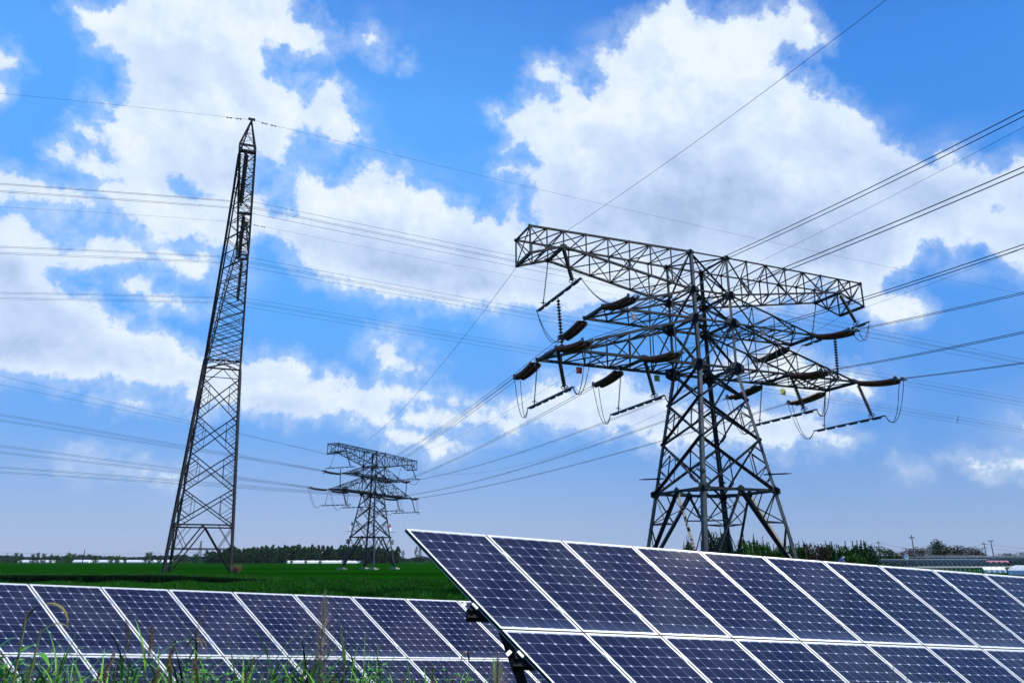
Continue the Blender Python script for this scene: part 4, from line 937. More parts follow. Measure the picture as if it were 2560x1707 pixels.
for x, top, D, ms, sc, lab in ((14, 1388, 520, RND, .8, 'small dark tree at the far left edge of the field'), (36, 1382, 520, RND, .8, 'dark tree second from the left edge of the field'), (50, 1384, 510, RND, .7, 'dark narrow tree beside a white shed at the left'),
        (80, 1385, 540, RND, .9, 'dark tree starting the clump left of the leaning pole'), (92, 1382, 540, RND, .8, 'dark spiky tree in the clump left of the leaning pole'), (106, 1384, 545, RND, .9, 'middle dark tree of the clump left of the leaning pole'), (126, 1386, 530, RND, .7, 'dark tree near the right end of the left clump'), (140, 1388, 530, RND, .8, 'last dark tree of the clump left of the leaning pole'),
        (169, 1382, 500, RNG_, 1.4, 'bright green rounded tree left of the leaning pole'), (236, 1389, 520, RNG_, 1.2, 'green bushy tree right of the leaning pole'), (276, 1391, 540, RNG_, 1.0, 'green bush in front of the long white shed'), (292, 1389, 540, RNG_, 1.3, 'broader green bush in front of the long white shed'), (312, 1392, 540, RNG_, .8, 'small green bush by the long white shed'),
        (371, 1381, 620, RND, 2.0, 'round dark blue-green tree standing above the far belt'), (398, 1391, 620, RND, 1.1, 'low dark tree next to the round blue-green one'), (460, 1386, 560, RND, 1.2, 'dark tree seen between the tall tower legs'), (488, 1384, 560, RND, 1.1, 'second dark tree seen between the tall tower legs')):
    H = hgt(top, D); m_ = rg.choice(ms); plant_tree('tree', m_, at(x, D), (sc*.85, H/(7 if ms is RND else 6)), rg.uniform(0, 6), lab, 'tree')
def forest(name, x0, x1, top, D, matl, label, n=5000, dep=30):
    rg2 = random.Random(len(label)); mb = MB()
    X0, X1 = at(x0, D).x, at(x1, D).x
    for _ in range(n):
        x = rg2.uniform(X0, X1); H = hgt(top, D)*(.8+.22*math.sin(x*.045)+.16*math.sin(x*.17+1)+.1*math.sin(x*.51)); z = H*rg2.random()**.7; y = D+rg2.uniform(0, dep)
        s = rg2.uniform(.5, 1.1)*D/700; a = rg2.uniform(0, 3.14)
        mb.add([(x-s*math.cos(a), y-s*math.sin(a), z-s*.4), (x+s*math.cos(a), y+s*math.sin(a), z-s*.3), (x+s*.2, y, z+s)], [(0, 1, 2)])
    tag(mb.build(name, matl), label, 'forest', kind='stuff')
forest('far_forest', -60, 520, 1389, 1150, LEAF_F, 'hazy far wood along the horizon at the left', 9000, 60)
forest('far_forest', 940, 1300, 1394, 900, LEAF_F, 'hazy far wood along the horizon beside the front panels', 5000, 50)
forest('far_forest', 1500, 2700, 1392, 900, LEAF_F, 'hazy far wood along the horizon behind the greenhouses', 9000, 50)

# shrubs and small trees behind the front panels
def spiky_shrub(seed, h, w, matl, spikes=14, n=1500):
    rg2 = random.Random(seed); c = crown_mesh('bush', h, w, 2600, .12, seed, matl, base=.0); mb = MB()
    for _ in range(spikes):
        x, y = rg2.uniform(-.42, .42)*w, rg2.uniform(-.4, .4)*w; z0 = h*.62; z1 = h*rg2.uniform(.95, 1.32); lean = rg2.uniform(-.32, .05)
        for k in range(46):
            t = rg2.random(); r_ = .055*(1.15-t); p = Vector((x+lean*t*.8+rg2.uniform(-1, 1)*r_, y+rg2.uniform(-1, 1)*r_, z0+(z1-z0)*t)); s = .085
            a = rg2.uniform(0, 6.28); mb.add([p+Vector((math.cos(a)*s, math.sin(a)*s, 0)), p+Vector((0, 0, s*1.8)), p-Vector((math.cos(a)*s, math.sin(a)*s, s*.4))], [(0, 1, 2)])
        mb.tube([(x, y, z0*.3), (x+lean*.8, y, z1-.05)], [.03, .01], 4)
    sp = mb.mesh('branches', LEAF_D if matl is LEAF_D else matl); return c, sp
SHR = {'g': [spiky_shrub(s_, 3, 3.4, LEAF_G) for s_ in (41, 42)], 'd': [spiky_shrub(s_, 3, 3.2, LEAF_D, 12) for s_ in (43, 44)], 'b': [spiky_shrub(s_, 3, 3.6, LEAF_B, 6) for s_ in (45, 46)]}
def shrub(x, top, D, w, kk, lab, spk=True):
    ms = rg.choice(SHR[kk]); H = hgt(top, D); e = empty('shrub', at(x, D, -.1), rg.uniform(0, .6), lab, 'shrub', 'shrubs behind the front panels'); e.scale = (w/3.3, w/3.3, H/3.3)
    inst('crown', ms[0], e)
    if spk: inst('branches', ms[1], e)
    inst('trunk', trunk_mesh(2.2, 2, int(x), .08), e)
G0 = 'spiky green shrub behind the pylon legs'
for x, top, D, w, kk, lab in ((1728, 1352, 80, 1.5, 'd', 'small dark shrub to the left of the front pylon leg'), (1778, 1345, 84, 2.2, 'd', 'dark shrub seen between the central pylon legs'), (1806, 1335, 86, 2.6, 'd', 'tallest dark spiky shrub between the central pylon legs'), (1830, 1362, 84, 1.6, 'd', 'low dark shrub right of the rear pylon leg'),
        (1866, 1350, 82, 2.6, 'g', 'bright green spiky shrub, first one right of the rear pylon leg'), (1900, 1352, 84, 2.8, 'g', 'bright green spiky shrub nearest the right pylon leg'), (1930, 1368, 82, 2.2, 'g', 'lower green shrub crossed by the right pylon strut'), (1958, 1366, 82, 2.2, 'g', 'green shrub just beyond the right pylon foot'),
        (1990, 1362, 86, 2.9, 'g', 'green spiky shrub right of the right pylon foot'), (2022, 1366, 86, 2.8, 'b', 'brownish shrub behind a pale thin post'), (2056, 1366, 88, 3.0, 'b', 'broad brown shrub above the red trailer'), (2090, 1370, 88, 2.6, 'd', 'dark shrub behind the bent worker'), (2122, 1365, 88, 2.8, 'g', 'green spiky shrub right of the bent worker'), (2152, 1362, 88, 3.0, 'd', 'tall dark green spiky shrub beside the greenhouse frames'), (2178, 1364, 90, 2.6, 'd', 'dark green spiky shrub left of the first utility pole'),
        (2012, 1362, 95, 3.0, 'd', 'dark spiky shrub standing behind the brown ones'), (2070, 1362, 96, 3.0, 'd', 'dark spiky shrub peeking over the broad brown one'), (2140, 1385, 80, 3.2, 'g', 'low bright green shrub beside the greenhouse frames')):
    shrub(x, top, D, w, kk, lab)
TB = tree_set('bush', 5, 5, 1500, .16, LEAF_B, (51, 52)); TD = tree_set('bush', 5, 4.5, 1500, .16, LEAF_D, (53, 54)); TG = tree_set('bush', 5, 4.5, 1500, .16, LEAF_G, (55, 56))
for x, top, D, w, ms, lab in ((2208, 1372, 150, 1.3, TG, 'pale green rounded tree behind the first utility pole'), (2232, 1376, 150, 1.0, TD, 'dark tree right of the pale green rounded one'), (2262, 1384, 185, 1.1, TB, 'bare brownish tree behind the white sign'), (2285, 1374, 185, 1.5, TB, 'bare brownish tree behind the second utility pole'), (2312, 1373, 180, 1.3, TB, 'brown tree right of the second utility pole'),
        (2338, 1366, 185, 1.3, TD, 'dark tree left of the tallest one behind the greenhouses'), (2356, 1354, 185, 1.3, TD, 'tallest dark tree behind the greenhouse frames'), (2378, 1370, 180, 1.4, TB, 'brown tree right of the tallest dark tree'), (2402, 1370, 185, 1.3, TB, 'brown tree in the middle of the greenhouse background'), (2430, 1371, 180, 1.4, TB, 'brown rounded tree nearing the pole pair'), (2452, 1376, 180, 1.0, TB, 'small brown tree beside the pole pair'), (2466, 1384, 190, .7, TD, 'low dark tree between the two poles'),
        (2516, 1386, 210, 1.5, TB, 'low brownish tree right of the tall T pole'), (2536, 1386, 215, 1.2, TD, 'low dark tree near the right edge'), (2562, 1384, 200, 1.4, TB, 'reddish brown tree cut by the right edge')):
    H = hgt(top, D); plant_tree('tree', rg.choice(ms), at(x, D), (w, H/5), rg.uniform(0, 6), lab, 'tree')

# ------------------------------------------------------------ sheds, greenhouses, poles
def tunnel(name, p0, p1, w_, h_, step, label, cover=None, eave=.8, ends=False, r=.036):
    p0 = Vector(p0); p1 = Vector(p1); d = (p1-p0); L = d.length; d.normalize(); sx = Vector((d.y, -d.x, 0)); e = empty(name, p0, 0, label, 'greenhouse'); n = 8
    prof = [(-w_/2, 0), (-w_/2, eave)]+[(-w_/2+w_*i/n, eave+(h_-eave)*math.sin(math.pi*i/n)**.7) for i in range(1, n)]+[(w_/2, eave), (w_/2, 0)]
    def P(s, q): return d*s+sx*q[0]+Vector((0, 0, q[1]))
    s = 0; k = 0
    if not cover:
        while s <= L:
            mb = MB(); mb.tube([P(s, q) for q in prof], r, 4); mb.build('hoop', GALV, e); s += step; k += 1
        for q in (prof[1], prof[-2], prof[len(prof)//2]):
            mb = MB(); mb.tube([P(0, q), P(L, q)], r, 4); mb.build('rail', GALV, e)
    else:
        mb = MB(); m = len(prof); vs = [P(L*i/24, (q[0], q[1]*(1+.03*((i % 2)*2-1)))) for i in range(25) for q in prof]
        mb.add(vs, [(i*m+j, i*m+j+1, (i+1)*m+j+1, (i+1)*m+j) for i in range(24) for j in range(m-1)]+[tuple(range(m)), tuple(24*m+j for j in range(m-1, -1, -1))]); mb.build('cover', cover, e)
        for i in range(0, 25, 2):
            mb = MB(); mb.tube([P(L*i/24, (q[0]*1.01, q[1]*1.02+.02)) for q in prof], .05, 4); mb.build('rib', GALV, e)
    return e
GALV = mat('galvanised_tube', (0.30, 0.33, 0.34), .5, .0)
tunnel('greenhouse', at(717, 520), at(925, 545), 6, 1.9, 9, 'long low white shed in front of the dark tree belt', PLASTIC)
for k, x in enumerate((728, 764, 800, 858, 905)):
    plant_tree('bush', RNG_[k % 2], at(x, 505), (.55, .32), k, 'small green bush in front of the long low white shed', 'bush', 'bushes in front of the white shed')
tunnel('greenhouse', at(230, 640), at(430, 640), 6, 2.3, 9, 'long pale polytunnel beyond the field left of the tall tower', PLASTIC)
tunnel('greenhouse', at(50, 640), at(135, 640), 6, 2.3, 9, 'short pale polytunnel near the left edge', PLASTIC)
tunnel('greenhouse', at(186, 650), at(226, 650), 6, 2.4, 9, 'small pale polytunnel behind the leaning pole', PLASTIC)
for i, (xa, xb, D, h_) in enumerate(((2172, 2500, 128, 2.15), (2262, 2720, 139, 2.6), (2320, 2760, 150, 2.85))):
    A_ = at(xa, D); B_ = at(xb, D); B_.y += 3*(i == 0); tunnel('polytunnel', B_, A_, 8.5, h_, .85, ('nearest', 'middle', 'rearmost')[i]+' bare arched greenhouse frame at the right', eave=.85)
tunnel('greenhouse', at(2720, 104), at(2548, 112), 5, 1.25, 9, 'pale film covered low greenhouse at the right edge', PLASTIC, eave=.6)
def fabric_sheet(name, a, b, z0, z1, m, label, cat):
    a = Vector(a); b = Vector(b); mb = MB(); n = 12
    vs = []
    for i in range(n+1):
        p = a.lerp(b, i/n); d = .12*math.sin(i*2.1)
        vs += [(p.x, p.y+d, z0), (p.x, p.y-d*.5, (z0+z1)/2), (p.x, p.y+d*.3+.35, z1)]
    mb.add(vs, [(i*3+j, (i+1)*3+j, (i+1)*3+j+1, i*3+j+1) for i in range(n) for j in range(2)]); o = mb.build(name, m); tag(o, label, cat); md = o.modifiers.new('t', 'SOLIDIFY'); md.thickness = .02
fabric_sheet('plastic_sheet', at(2462, 122.6), at(2517, 122.6), .1, .95, PLASTIC, 'white plastic sheet closing the side of a greenhouse frame', 'sheet')
fabric_sheet('pink_cloth', at(2472, 126), at(2528, 126), 1.6, 1.95, mat('pink_fabric', (.42, .16, .2), .8), 'faded pink cloth spread over the greenhouse arches', 'cloth')
def pole(name, px0, top, D, arms, label, r=.14, lean=0.0, bot=0.0, m=None):
    p = at(px0, D, bot); H = hgt(top, D)-bot; e = empty(name, p, 0, label, 'pole'); mb = MB(); mb.tube([(0, 0, -.3), (lean*H, 0, H)], [r, r*.6], 8); mb.build('shaft', m or WOODPOLE, e)
    for dz, L in arms:
        mb = MB(); mb.box((lean*(H-dz)-L/2, 0, H-dz), (lean*(H-dz)+L/2, 0, H-dz), .11, .11); mb.build('cross_arm', DARKSTEEL, e)
        for s_ in (-1, -.45, .45, 1):
            mb = MB(); x = lean*(H-dz)+s_*L*.47; mb.lathe([(0, .03), (.05, .07), (.12, .07), (.18, .04), (.2, 0)], 6); mb.v = [(x+v[1], v[2], H-dz+.05+v[0]) for v in mb.v]; mb.build('pin_insulator', WHITE, e)
    return p+Vector((lean*H, 0, H))
UG = 'utility poles at the right'
t1 = pole('utility_pole', 2206, 1351, 165, ((.45, .9), (1.3, 1.5)), 'thin double armed utility pole left of the white sign', .12, -.012)
t2 = pole('utility_pole', 2294, 1336, 132, ((.5, 1.0),), 'tallest pale utility pole rising through the greenhouse frame', .13, -.02)
t3 = pole('utility_pole', 2472, 1354, 190, ((.5, 1.1), (1.4, 1.2)), 'slim utility pole just left of the T topped one', .12, -.015)
t4 = pole('utility_pole', 2492, 1351, 141, ((.05, 1.0),), 'dark utility pole with a single T crossarm on top', .12, -.02)
pole('utility_pole', 205, 1373, 470, (), 'dark leaning pole standing alone in the left field', .30, .055, m=DARKSTEEL)
pole('utility_pole', 14, 1380, 600, ((.1, 2.0),), 'faint thin pole at the far left edge', .22, .01)
for x, top, D in ((2024, 1363, 84), (2049, 1386, 84), (2099, 1360, 86), (2119, 1389, 84)):
    pole('wooden_post', x, top, D, (), {2024: 'pale thin post in front of the brownish shrubs', 2049: 'short thin post left of the red trailer', 2099: 'tall pale post beside the bent worker', 2119: 'short thin post right of the bent worker'}[x], .05, -.02)
def sw(a, b, sag, label, r=.02): single_wire(parab(a, b, sag, 16), r, label, 'overhead_wire', 'thin overhead lines at the right')
for dz, nm in ((.45, 'upper'), (1.3, 'lower')):
    sw(t1-Vector((0, 0, dz)), t3-Vector((0, 0, dz)), 1.6, nm+' thin line between the double armed pole and the slim pole'); sw(t3-Vector((0, 0, dz)), at(2800, 150, t3.z-dz-1.2), 1.0, nm+' thin line leaving the slim pole past the right edge')
    sw(t1-Vector((0, 0, dz)), at(1700, 230, t1.z-dz-.6), 1.6, nm+' thin line running left from the double armed pole behind the shrubs')
single_wire(parab(at(-60, 600, hgt(1379, 600)), at(500, 600, hgt(1380, 600)), 1.2, 16), .06, 'faint single line crossing the far left field', 'overhead_wire')
# faint mast in the far distance
e = empty('radio_mast', at(497, 900), 0, 'faint slender lattice mast on the horizon behind the tall tower', 'mast'); mb = MB(); H = hgt(1352, 900)
for a, b in CORN: mb.box((a*2, b*2, 0), (a*.3, b*.3, H), .3)
for k in range(9):
    z = H*k/9; q = 2-(1.7)*k/9
    for i in range(4): a, b = CORN[i], CORN[(i+1) % 4]; mb.box((a[0]*q, a[1]*q, z), (b[0]*q*.85, b[1]*q*.85, z+H/9), .2)
mb.build('lattice', LEAF_F, e); mb = MB(); mb.box((-1, 0, H), (1.5, 0, H), .5); mb.build('platform', LEAF_F, e)
# white sign on a post
e = empty('sign_board', at(2272, 128), 0, 'white notice board on a thin post among the greenhouse frames', 'sign'); H = hgt(1386, 128); mb = MB(); mb.tube([(0, 0, -.2), (0, .03, H)], .05, 6); mb.build('post', GALV, e)
for dx, c in ((-.19, (.25, .45, .8)), (.19, (.75, .35, .32))):
    mb = MB(); mb.box((dx-.16, 0, H-.4), (dx+.16, 0, H-.4), .03, .85); b_ = mb.build('board', WHITE, e); mb = MB(); mb.box((dx-.13, -.02, H-.12), (dx+.13, -.02, H-.12), .02, .2); mb.build('printed_patch', mat('print', c), b_)
# red sided trailer and the worker bending over it
TR = at(2078, 78); e = empty('trailer', TR, 0, 'red sided farm trailer showing over the front panels', 'trailer'); 
mb = MB(); mb.box((-1.25, 0, .72), (1.25, 0, .72), 1.5, .1); mb.build('bed', DARKSTEEL, e)
for y in (-.75, .75): mb = MB(); mb.box((-1.25, y, 1.3), (1.25, y, 1.3), .05, 1.1); mb.build('side_board', REDROOF, e)
for x in (-1.25, 1.25): mb = MB(); mb.box((x, -.75, 1.28), (x, .75, 1.28), .05, 1.04); mb.build('end_board', REDROOF, e)
for x in (-.6, .6):
    for y in (-.8, .8):
        mb = MB(); mb.lathe([(-.1, .05), (-.1, .3), (-.05, .34), (.05, .34), (.1, .3), (.1, .05)], 14); mb.v = [(x+v[1], y+v[0], .34+v[2]) for v in mb.v]; mb.build('wheel', DARKSTEEL, e)
SKIN = mat('skin', (.35, .2, .14), .6); BLUE = mat('blue_shirt', (.18, .26, .55), .8); TROUS = mat('dark_trousers', (.02, .02, .05), .8); HAT = mat('white_cap', (.6, .72, .72), .7)
def skin_body():
    V = [((0, 0, .92), .15), ((.0, 0, 1.05), .15), ((.14, 0, 1.27), .17), ((.27, 0, 1.40), .12), ((.33, 0, 1.44), .06), ((.42, 0, 1.47), .095), ((.46, 0, 1.42), .085),
         ((-.02, .11, .86), .10), ((.02, .12, .48), .075), ((-.05, .12, .08), .05), ((.10, .12, .04), .045), ((-.02, -.11, .86), .10), ((.06, -.12, .48), .075), ((.02, -.12, .08), .05), ((.17, -.12, .04), .045),
         ((.25, .19, 1.36), .07), ((.36, .22, 1.12), .05), ((.52, .2, .95), .038), ((.58, .2, .90), .03), ((.25, -.19, 1.36), .07), ((.38, -.22, 1.12), .05), ((.54, -.2, .97), .038), ((.60, -.2, .92), .03)]
    E_ = [(0, 1), (1, 2), (2, 3), (3, 4), (4, 5), (5, 6), (0, 7), (7, 8), (8, 9), (9, 10), (0, 11), (11, 12), (12, 13), (13, 14), (3, 15), (15, 16), (16, 17), (17, 18), (3, 19), (19, 20), (20, 21), (21, 22)]
    me = bpy.data.meshes.new('person'); me.from_pydata([v[0] for v in V], E_, []); o = bpy.data.objects.new('person', me); COL.objects.link(o)
    m = o.modifiers.new('skin', 'SKIN'); sk = me.skin_vertices[0] if me.skin_vertices else None
    if sk is None:
        return None
    for i, v in enumerate(V): sk.data[i].radius = (v[1], v[1])
    sk.data[0].use_root = True; o.modifiers.new('sub', 'SUBSURF').levels = 1; o.modifiers['sub'].render_levels = 2
    me.materials.append(SKIN); me.materials.append(BLUE); me.materials.append(TROUS); return o
def tapered_body():
    """one continuous surface from joined limb rings, used for the small far worker"""
    o = skin_body()
    if o is None:
        bpy.context.view_layer.update(); return None
    dg = bpy.context.evaluated_depsgraph_get(); me = bpy.data.meshes.new_from_object(o.evaluated_get(dg)); o.modifiers.clear(); o.data = me
    for p in me.polygons:
        c = p.center; p.material_index = 0 if (c.x > .37 and c.z > 1.38) or (c.x > .48 and c.z < 1.05 and c.z > .8) else (2 if c.z < .98 else 1)
    return o
pb = tapered_body()
if pb:
    pb.location = at(2105, 78, .77)+Vector((-.1, 0, 0)); tag(pb, 'person in a blue shirt and white cap bending over on the trailer', 'person')
    mb = MB(); mb.lathe([(0, .13), (.02, .125), (.08, .11), (.12, .06), (.13, .001)], 12); mb.v = [(.42+v[0]*.3+v[1], v[2], 1.49+v[0]*.9-v[1]*.25) for v in mb.v]; mb.build('cap', HAT, pb)
# dry bush beside the tall tower foot
mb = MB(); rg2 = random.Random(5)
for _ in range(500):
    a = rg2.uniform(0, 6.28); q = rg2.random()*.9; p = Vector((math.cos(a)*q*.5, math.sin(a)*q*.5, 0)); t = p+Vector((math.cos(a)*rg2.uniform(.1, 1.0), math.sin(a)*rg2.uniform(.1, 1.0), rg2.uniform(.5, 1.6))); s = Vector((-math.sin(a), math.cos(a), 0))*.03
    mb.add([p-s, p+s, t], [(0, 1, 2)])
o = mb.build('dry_bush', mat('straw', (.22, .14, .07), .9)); o.location = at(591, 128, 0); tag(o, 'dry brown bush beside the right foot of the tall tower', 'bush')

# ------------------------------------------------------------ weeds in front of the rear panels
GL = leafmat('reed_leaf', (.03, .13, .008), (.16, .38, .03), .4, .3); GD = leafmat('reed_leaf_dark', (.008, .030, .008), (.03, .07, .015), .5); GS = mat('reed_stem', (.10, .13, .03), .6)
SEED = leafmat('seed_head', (.09, .055, .03), (.20, .13, .07), .8); PLUME = leafmat('plume', (.22, .19, .14), (.42, .34, .28), .8); HERB = leafmat('herb_leaf', (.03, .16, .006), (.12, .38, .02), .4, .3); YEL = leafmat('arching_leaf', (.12, .11, .02), (.2, .19, .05), .5)
def blade(mb, p, az, L, w_, el, droop, n=6):
    p = Vector(p); d = Vector((math.cos(az), math.sin(az), 0)); side = Vector((-d.y, d.x, 0)); vs = []; a = el; q = p.copy()
    for i in range(n+1):
        t = i/n; ww = w_*min(1, t*5+.35)*(1-t)**.7; vs += [q-side*ww/2, q+side*ww/2+Vector((0, 0, ww*.15))]
        q = q+(d*math.cos(a)+Vector((0, 0, math.sin(a))))*L/n; a -= droop/n
    mb.add(vs, [(2*i, 2*i+1, 2*i+3, 2*i+2) for i in range(n)])
def reed(seed, h, head=None, nl=6, leafm=None, wide=.028, ll=.45):
    rg2 = random.Random(seed); r = empty('reed'); lx, ly = rg2.uniform(-.06, .06), rg2.uniform(-.06, .06)
    S = lambda t: Vector((lx*t*t*h, ly*t*t*h, t*h)); mb = MB(); mb.tube([S(i/6) for i in range(7)], [.0045*(1-.6*i/6) for i in range(7)], 5); mb.build('stem', GS, r)
    mb = MB()
    for k in range(nl):
        t = .35+.55*k/nl+rg2.uniform(-.04, .04); blade(mb, S(t), rg2.uniform(0, 6.28), ll*rg2.uniform(.7, 1.2), wide*rg2.uniform(.7, 1.2), rg2.uniform(.95, 1.35), rg2.uniform(.3, 1.5))
    mb.build('leaves', leafm or GL, r)
    if head == 'spike':
        mb = MB(); a = rg2.uniform(0, 6.28)
        for i in range(240):
            t = rg2.random(); d = Vector((math.cos(a), math.sin(a), 0)); p = S(1)+Vector((0, 0, -.16+.22*t))+d*(.05*t*t); s = .010+.016*math.sin(math.pi*t); q = Vector((rg2.gauss(0, 1), rg2.gauss(0, 1), rg2.gauss(0, 1)+.6)).normalized()*.018
            o_ = Vector((rg2.uniform(-1, 1), rg2.uniform(-1, 1), 0))*s*.6; mb.add([p+o_, p+o_+q, p+o_+q.cross(d)*.35], [(0, 1, 2)])
        mb.build('seed_head', SEED, r)
    if head == 'plume':
        mb = MB()
        for i in range(620):
            t = rg2.random(); R_ = .19*(math.sin(math.pi*min(1, t*.9+.12)))**.8; a = rg2.uniform(0, 6.28); p = S(1)+Vector((0, 0, -.46+.46*t)); q = p+Vector((math.cos(a)*R_*rg2.uniform(.4, 1), math.sin(a)*R_*rg2.uniform(.4, 1), .07+.05*t)); w_ = Vector((-math.sin(a), math.cos(a), .4))*.0012
            mb.add([p-w_, p+w_, q], [(0, 1, 2)])
        mb.build('plume', PLUME, r)
    if head == 'arch':
        mb = MB()
        for k in range(3): blade(mb, S(.97), rg2.uniform(0, 6.28), .3, .02, 1.3, 3.4, 9)
        mb.build('drooping_head', SEED, r)
    return r
def herb(seed, h, m=None, n=16, ls=.05):
    rg2 = random.Random(seed); r = empty('herb'); mb = MB(); tips = []
    mb.tube([(0, 0, 0), (.02, .01, h*.5), (0, 0, h)], [.006, .004, .002], 5); mb.build('stem', GS, r); mb = MB()
    for k in range(n):
        z = h*(.45+.55*k/n); a = k*2.4; L = .07*(1.2-.6*k/n); c = Vector((math.cos(a)*L, math.sin(a)*L, z+.02))
        for f in range(5): blade(mb, c, a+(f-2)*.6, ls*rg2.uniform(.8, 1.3), ls*.38, rg2.uniform(-.1, .6), .5, 3)
    mb.build('leaves', m or HERB, r); return r
def spriggy(seed, h):
    rg2 = random.Random(seed); r = empty('herb'); mb = MB(); m2 = MB()
    for k in range(5):
        a = rg2.uniform(0, 6.28); q = Vector((math.cos(a)*.10*k/4, math.sin(a)*.10*k/4, h*(.8+.2*rg2.random()) if k else h)); mb.tube([(0, 0, h*.4), q], [.004, .0015], 4)
        for j in range(26):
            t = .3+.7*j/26; p = Vector((0, 0, h*.4)).lerp(q, t); blade(m2, p, j*2.4, .022, .007, .8, .2, 2)
    mb.build('stem', GS, r); m2.build('leaves', HERB, r); return r
GH = .15
_n = [0]
def put(r, px, py, D, label, cat='weed', group=None, rz=None, h=None):
    """stand the plant so that its top reaches the bearing (px, py)"""
    z = hgt(py, D); r.location = at(px, D, GH); r.rotation_euler.z = random.uniform(0, 6.28) if rz is None else rz
    k = (z-GH)/(h or 1.25); r.scale = (1, 1, k); p = at(px, D, z); r.location = (p.x, D, GH); tag(r, label, cat, group); return r
put(reed(1, 1.25, 'spike', 7, GD), 513, 1541, 6.0, 'tall weed with the highest brown spike in the middle of the left panels')
put(reed(2, 1.25, 'spike', 5, GD), 316, 1573, 6.0, 'weed with a thick dark brown spike left of centre')
put(reed(3, 1.25, 'spike', 6, GL), 367, 1586, 6.1, 'weed with a slender brown spike right of the thick one')
put(reed(4, 1.25, 'arch', 6, GD), 480, 1606, 5.9, 'weed with drooping brown heads beside the tallest spike')
put(reed(5, 1.25, 'spike', 6, GL), 436, 1620, 5.9, 'low weed with a pale spike left of the drooping heads')
put(reed(6, 1.25, 'plume', 3, GD, .03, .4), 832, 1513, 6.0, 'tall airy plume grass standing before the panel seam')
put(reed(7, 1.25, None, 7, GL, .026, .5), 686, 1570, 6.0, 'bunch of tall bright blades in the middle of the panels')
put(reed(8, 1.2, None, 6, GL, .022, .5), 718, 1585, 6.1, 'leaning pale blades right of the tall bright bunch')
put(reed(9, 1.25, None, 5, GD, .03, .42), 771, 1600, 6.0, 'thin dark upright blade left of the airy plume')
put(reed(10, 1.25, None, 6, GD, .034, .45), 868, 1575, 6.0, 'dark broad bladed reed right of the airy plume')
put(reed(11, 1.25, None, 6, GL, .02, .4), 892, 1612, 6.0, 'bright leaning blades furthest right in the main clump')
put(reed(12, 1.25, None, 6, GD, .024, .4), 600, 1606, 6.0, 'green blades between the spike and the bright bunch')
put(reed(13, 1.25, 'plume', 5, GL), 1238, 1652, 6.2, 'small feathery plume beside the black support post')
put(reed(14, 1.25, 'arch', 5, GD), 1172, 1643, 6.1, 'brown drooping weed left of the black support post')
put(herb(1, 1.25), 196, 1612, 5.8, 'bright green herb with lobed leaves over the panel seam'); put(herb(2, 1.25, None, 12, .035), 288, 1628, 5.8, 'small bright herb right of the lobed one')
put(herb(3, 1.25, GD, 16, .045), 632, 1660, 5.7, 'dark leafy herb at the bottom middle'); put(herb(4, 1.25, None, 14, .035), 1332, 1690, 6.1, 'small green herb at the foot of the front panels'); put(herb(5, 1.25, None, 14, .045), 1165, 1680, 6.0, 'low bright herb left of the support post')
for px, py, lab in ((2232, 1664, 'bushy sprig rising before the lower right panels, left one'), (2344, 1667, 'bushy sprig rising before the lower right panels, tallest one'), (2300, 1690, 'low sprig between the two taller right sprigs'), (2122, 1696, 'small sprig at the bottom left of the right group'), (2446, 1694, 'small sprig at the bottom right of the right group'), (2384, 1690, 'low sprig right of the tallest right sprig'), (2552, 1698, 'tiny sprig in the bottom right corner')):
    put(spriggy(int(px), 1.25), px, py, 5.9, lab)
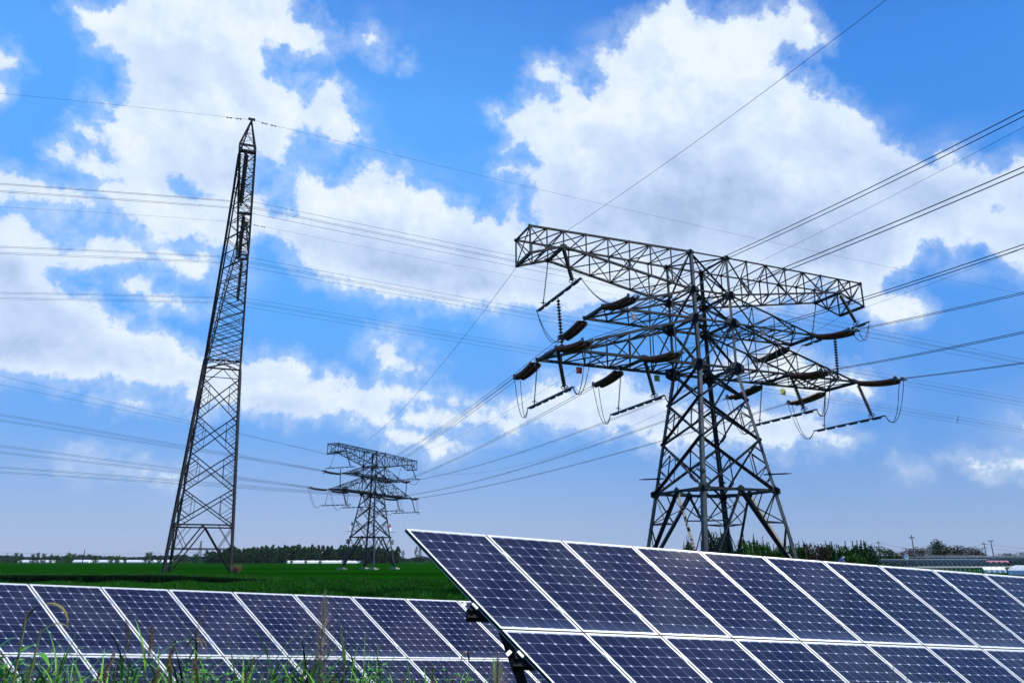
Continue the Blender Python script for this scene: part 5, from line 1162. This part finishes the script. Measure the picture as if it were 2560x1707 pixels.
# large blurred plant close to the camera at the left edge
r = empty('tall_weed'); q_ = at(30, 2.6, 1.65); r.location = (q_.x, 2.6, .1); r.scale = (1, 1, 1.0); mb = MB(); mb.tube([(0, 0, 0), (.0, 0, 1.2), (.015, 0, 1.72)], [.009, .007, .003], 6); mb.tube([(0, 0, .9), (.05, 0, 1.4), (.07, 0, 1.68)], [.006, .005, .003], 6); mb.build('stem', GS, r)
mb = MB(); blade(mb, (.015, 0, 1.70), .1, .22, .034, 1.35, 3.3, 12); blade(mb, (.07, 0, 1.66), .6, .14, .030, 1.2, 3.0, 10); mb.build('drooping_head', YEL, r)
mb = MB(); rg2 = random.Random(9)
for k in range(60): z_ = 1.40+.24*rg2.random()**1.6; blade(mb, (rg2.uniform(-.09, .06), rg2.uniform(-.05, .05), z_), rg2.uniform(0, 6.28), rg2.uniform(.05, .095), .026, rg2.uniform(-.2, 1.3), 1.0, 5)
mb.build('leaves', HERB, r); tag(r, 'large close weed with an arching yellow head at the left edge', 'weed')
# mixed lower growth: repeats built from a few plants
PR = [reed(31, 1.25, None, 11, GL, .026, .46), reed(32, 1.25, 'spike', 7, GL, .024, .40), reed(33, 1.25, None, 9, GD, .030, .44), reed(37, 1.25, None, 10, GL, .028, .5), herb(35, 1.25, None, 14, .045), reed(38, 1.25, None, 9, GL, .014, .5), reed(36, 1.25, None, 8, GL, .012, .44), herb(39, 1.2, GL, 18, .05), herb(40, 1.25, HERB, 22, .06)]
usedp = set(); rr = random.Random(77)
for k in range(170):
    t = rr.random(); px = -40+1240*t; i = rr.randrange(len(PR)); py = 1640+70*rr.random()**.6-(14 if px < 160 or 430 < px < 560 else 0)+(16 if 960 < px < 1150 else 0)
    if i not in usedp: o = PR[i]; usedp.add(i)
    else: o = copy_tree(PR[i])
    put(o, px, py, rr.uniform(5.3, 6.15), 'ordinary green weed in the low growth along the bottom left', 'weed', 'low weeds along the bottom edge', rr.uniform(0, 6.28))

# ------------------------------------------------------------ air
hz = bpy.data.meshes.new('haze'); X, Y0, Y1, Z0, Z1 = 2650, -420, 2700, -3, 96
hz.from_pydata([(x, y, z) for z in (Z0, Z1) for y in (Y0, Y1) for x in (-X, X)], [], [(0, 2, 3, 1), (4, 5, 7, 6), (0, 1, 5, 4), (2, 6, 7, 3), (0, 4, 6, 2), (1, 3, 7, 5)])
m = bpy.data.materials.new('haze'); m.use_nodes = True; t = m.node_tree; t.nodes.clear(); v = t.nodes.new('ShaderNodeVolumePrincipled'); v.inputs['Color'].default_value = (.80, .88, 1, 1); v.inputs['Density'].default_value = .00005; v.inputs['Anisotropy'].default_value = .2
oo = t.nodes.new('ShaderNodeOutputMaterial'); t.links.new(v.outputs[0], oo.inputs['Volume']); hz.materials.append(m)
ho = bpy.data.objects.new('haze', hz); COL.objects.link(ho); ho['kind'] = 'stuff'; ho['label'] = 'thin bluish air over the fields'
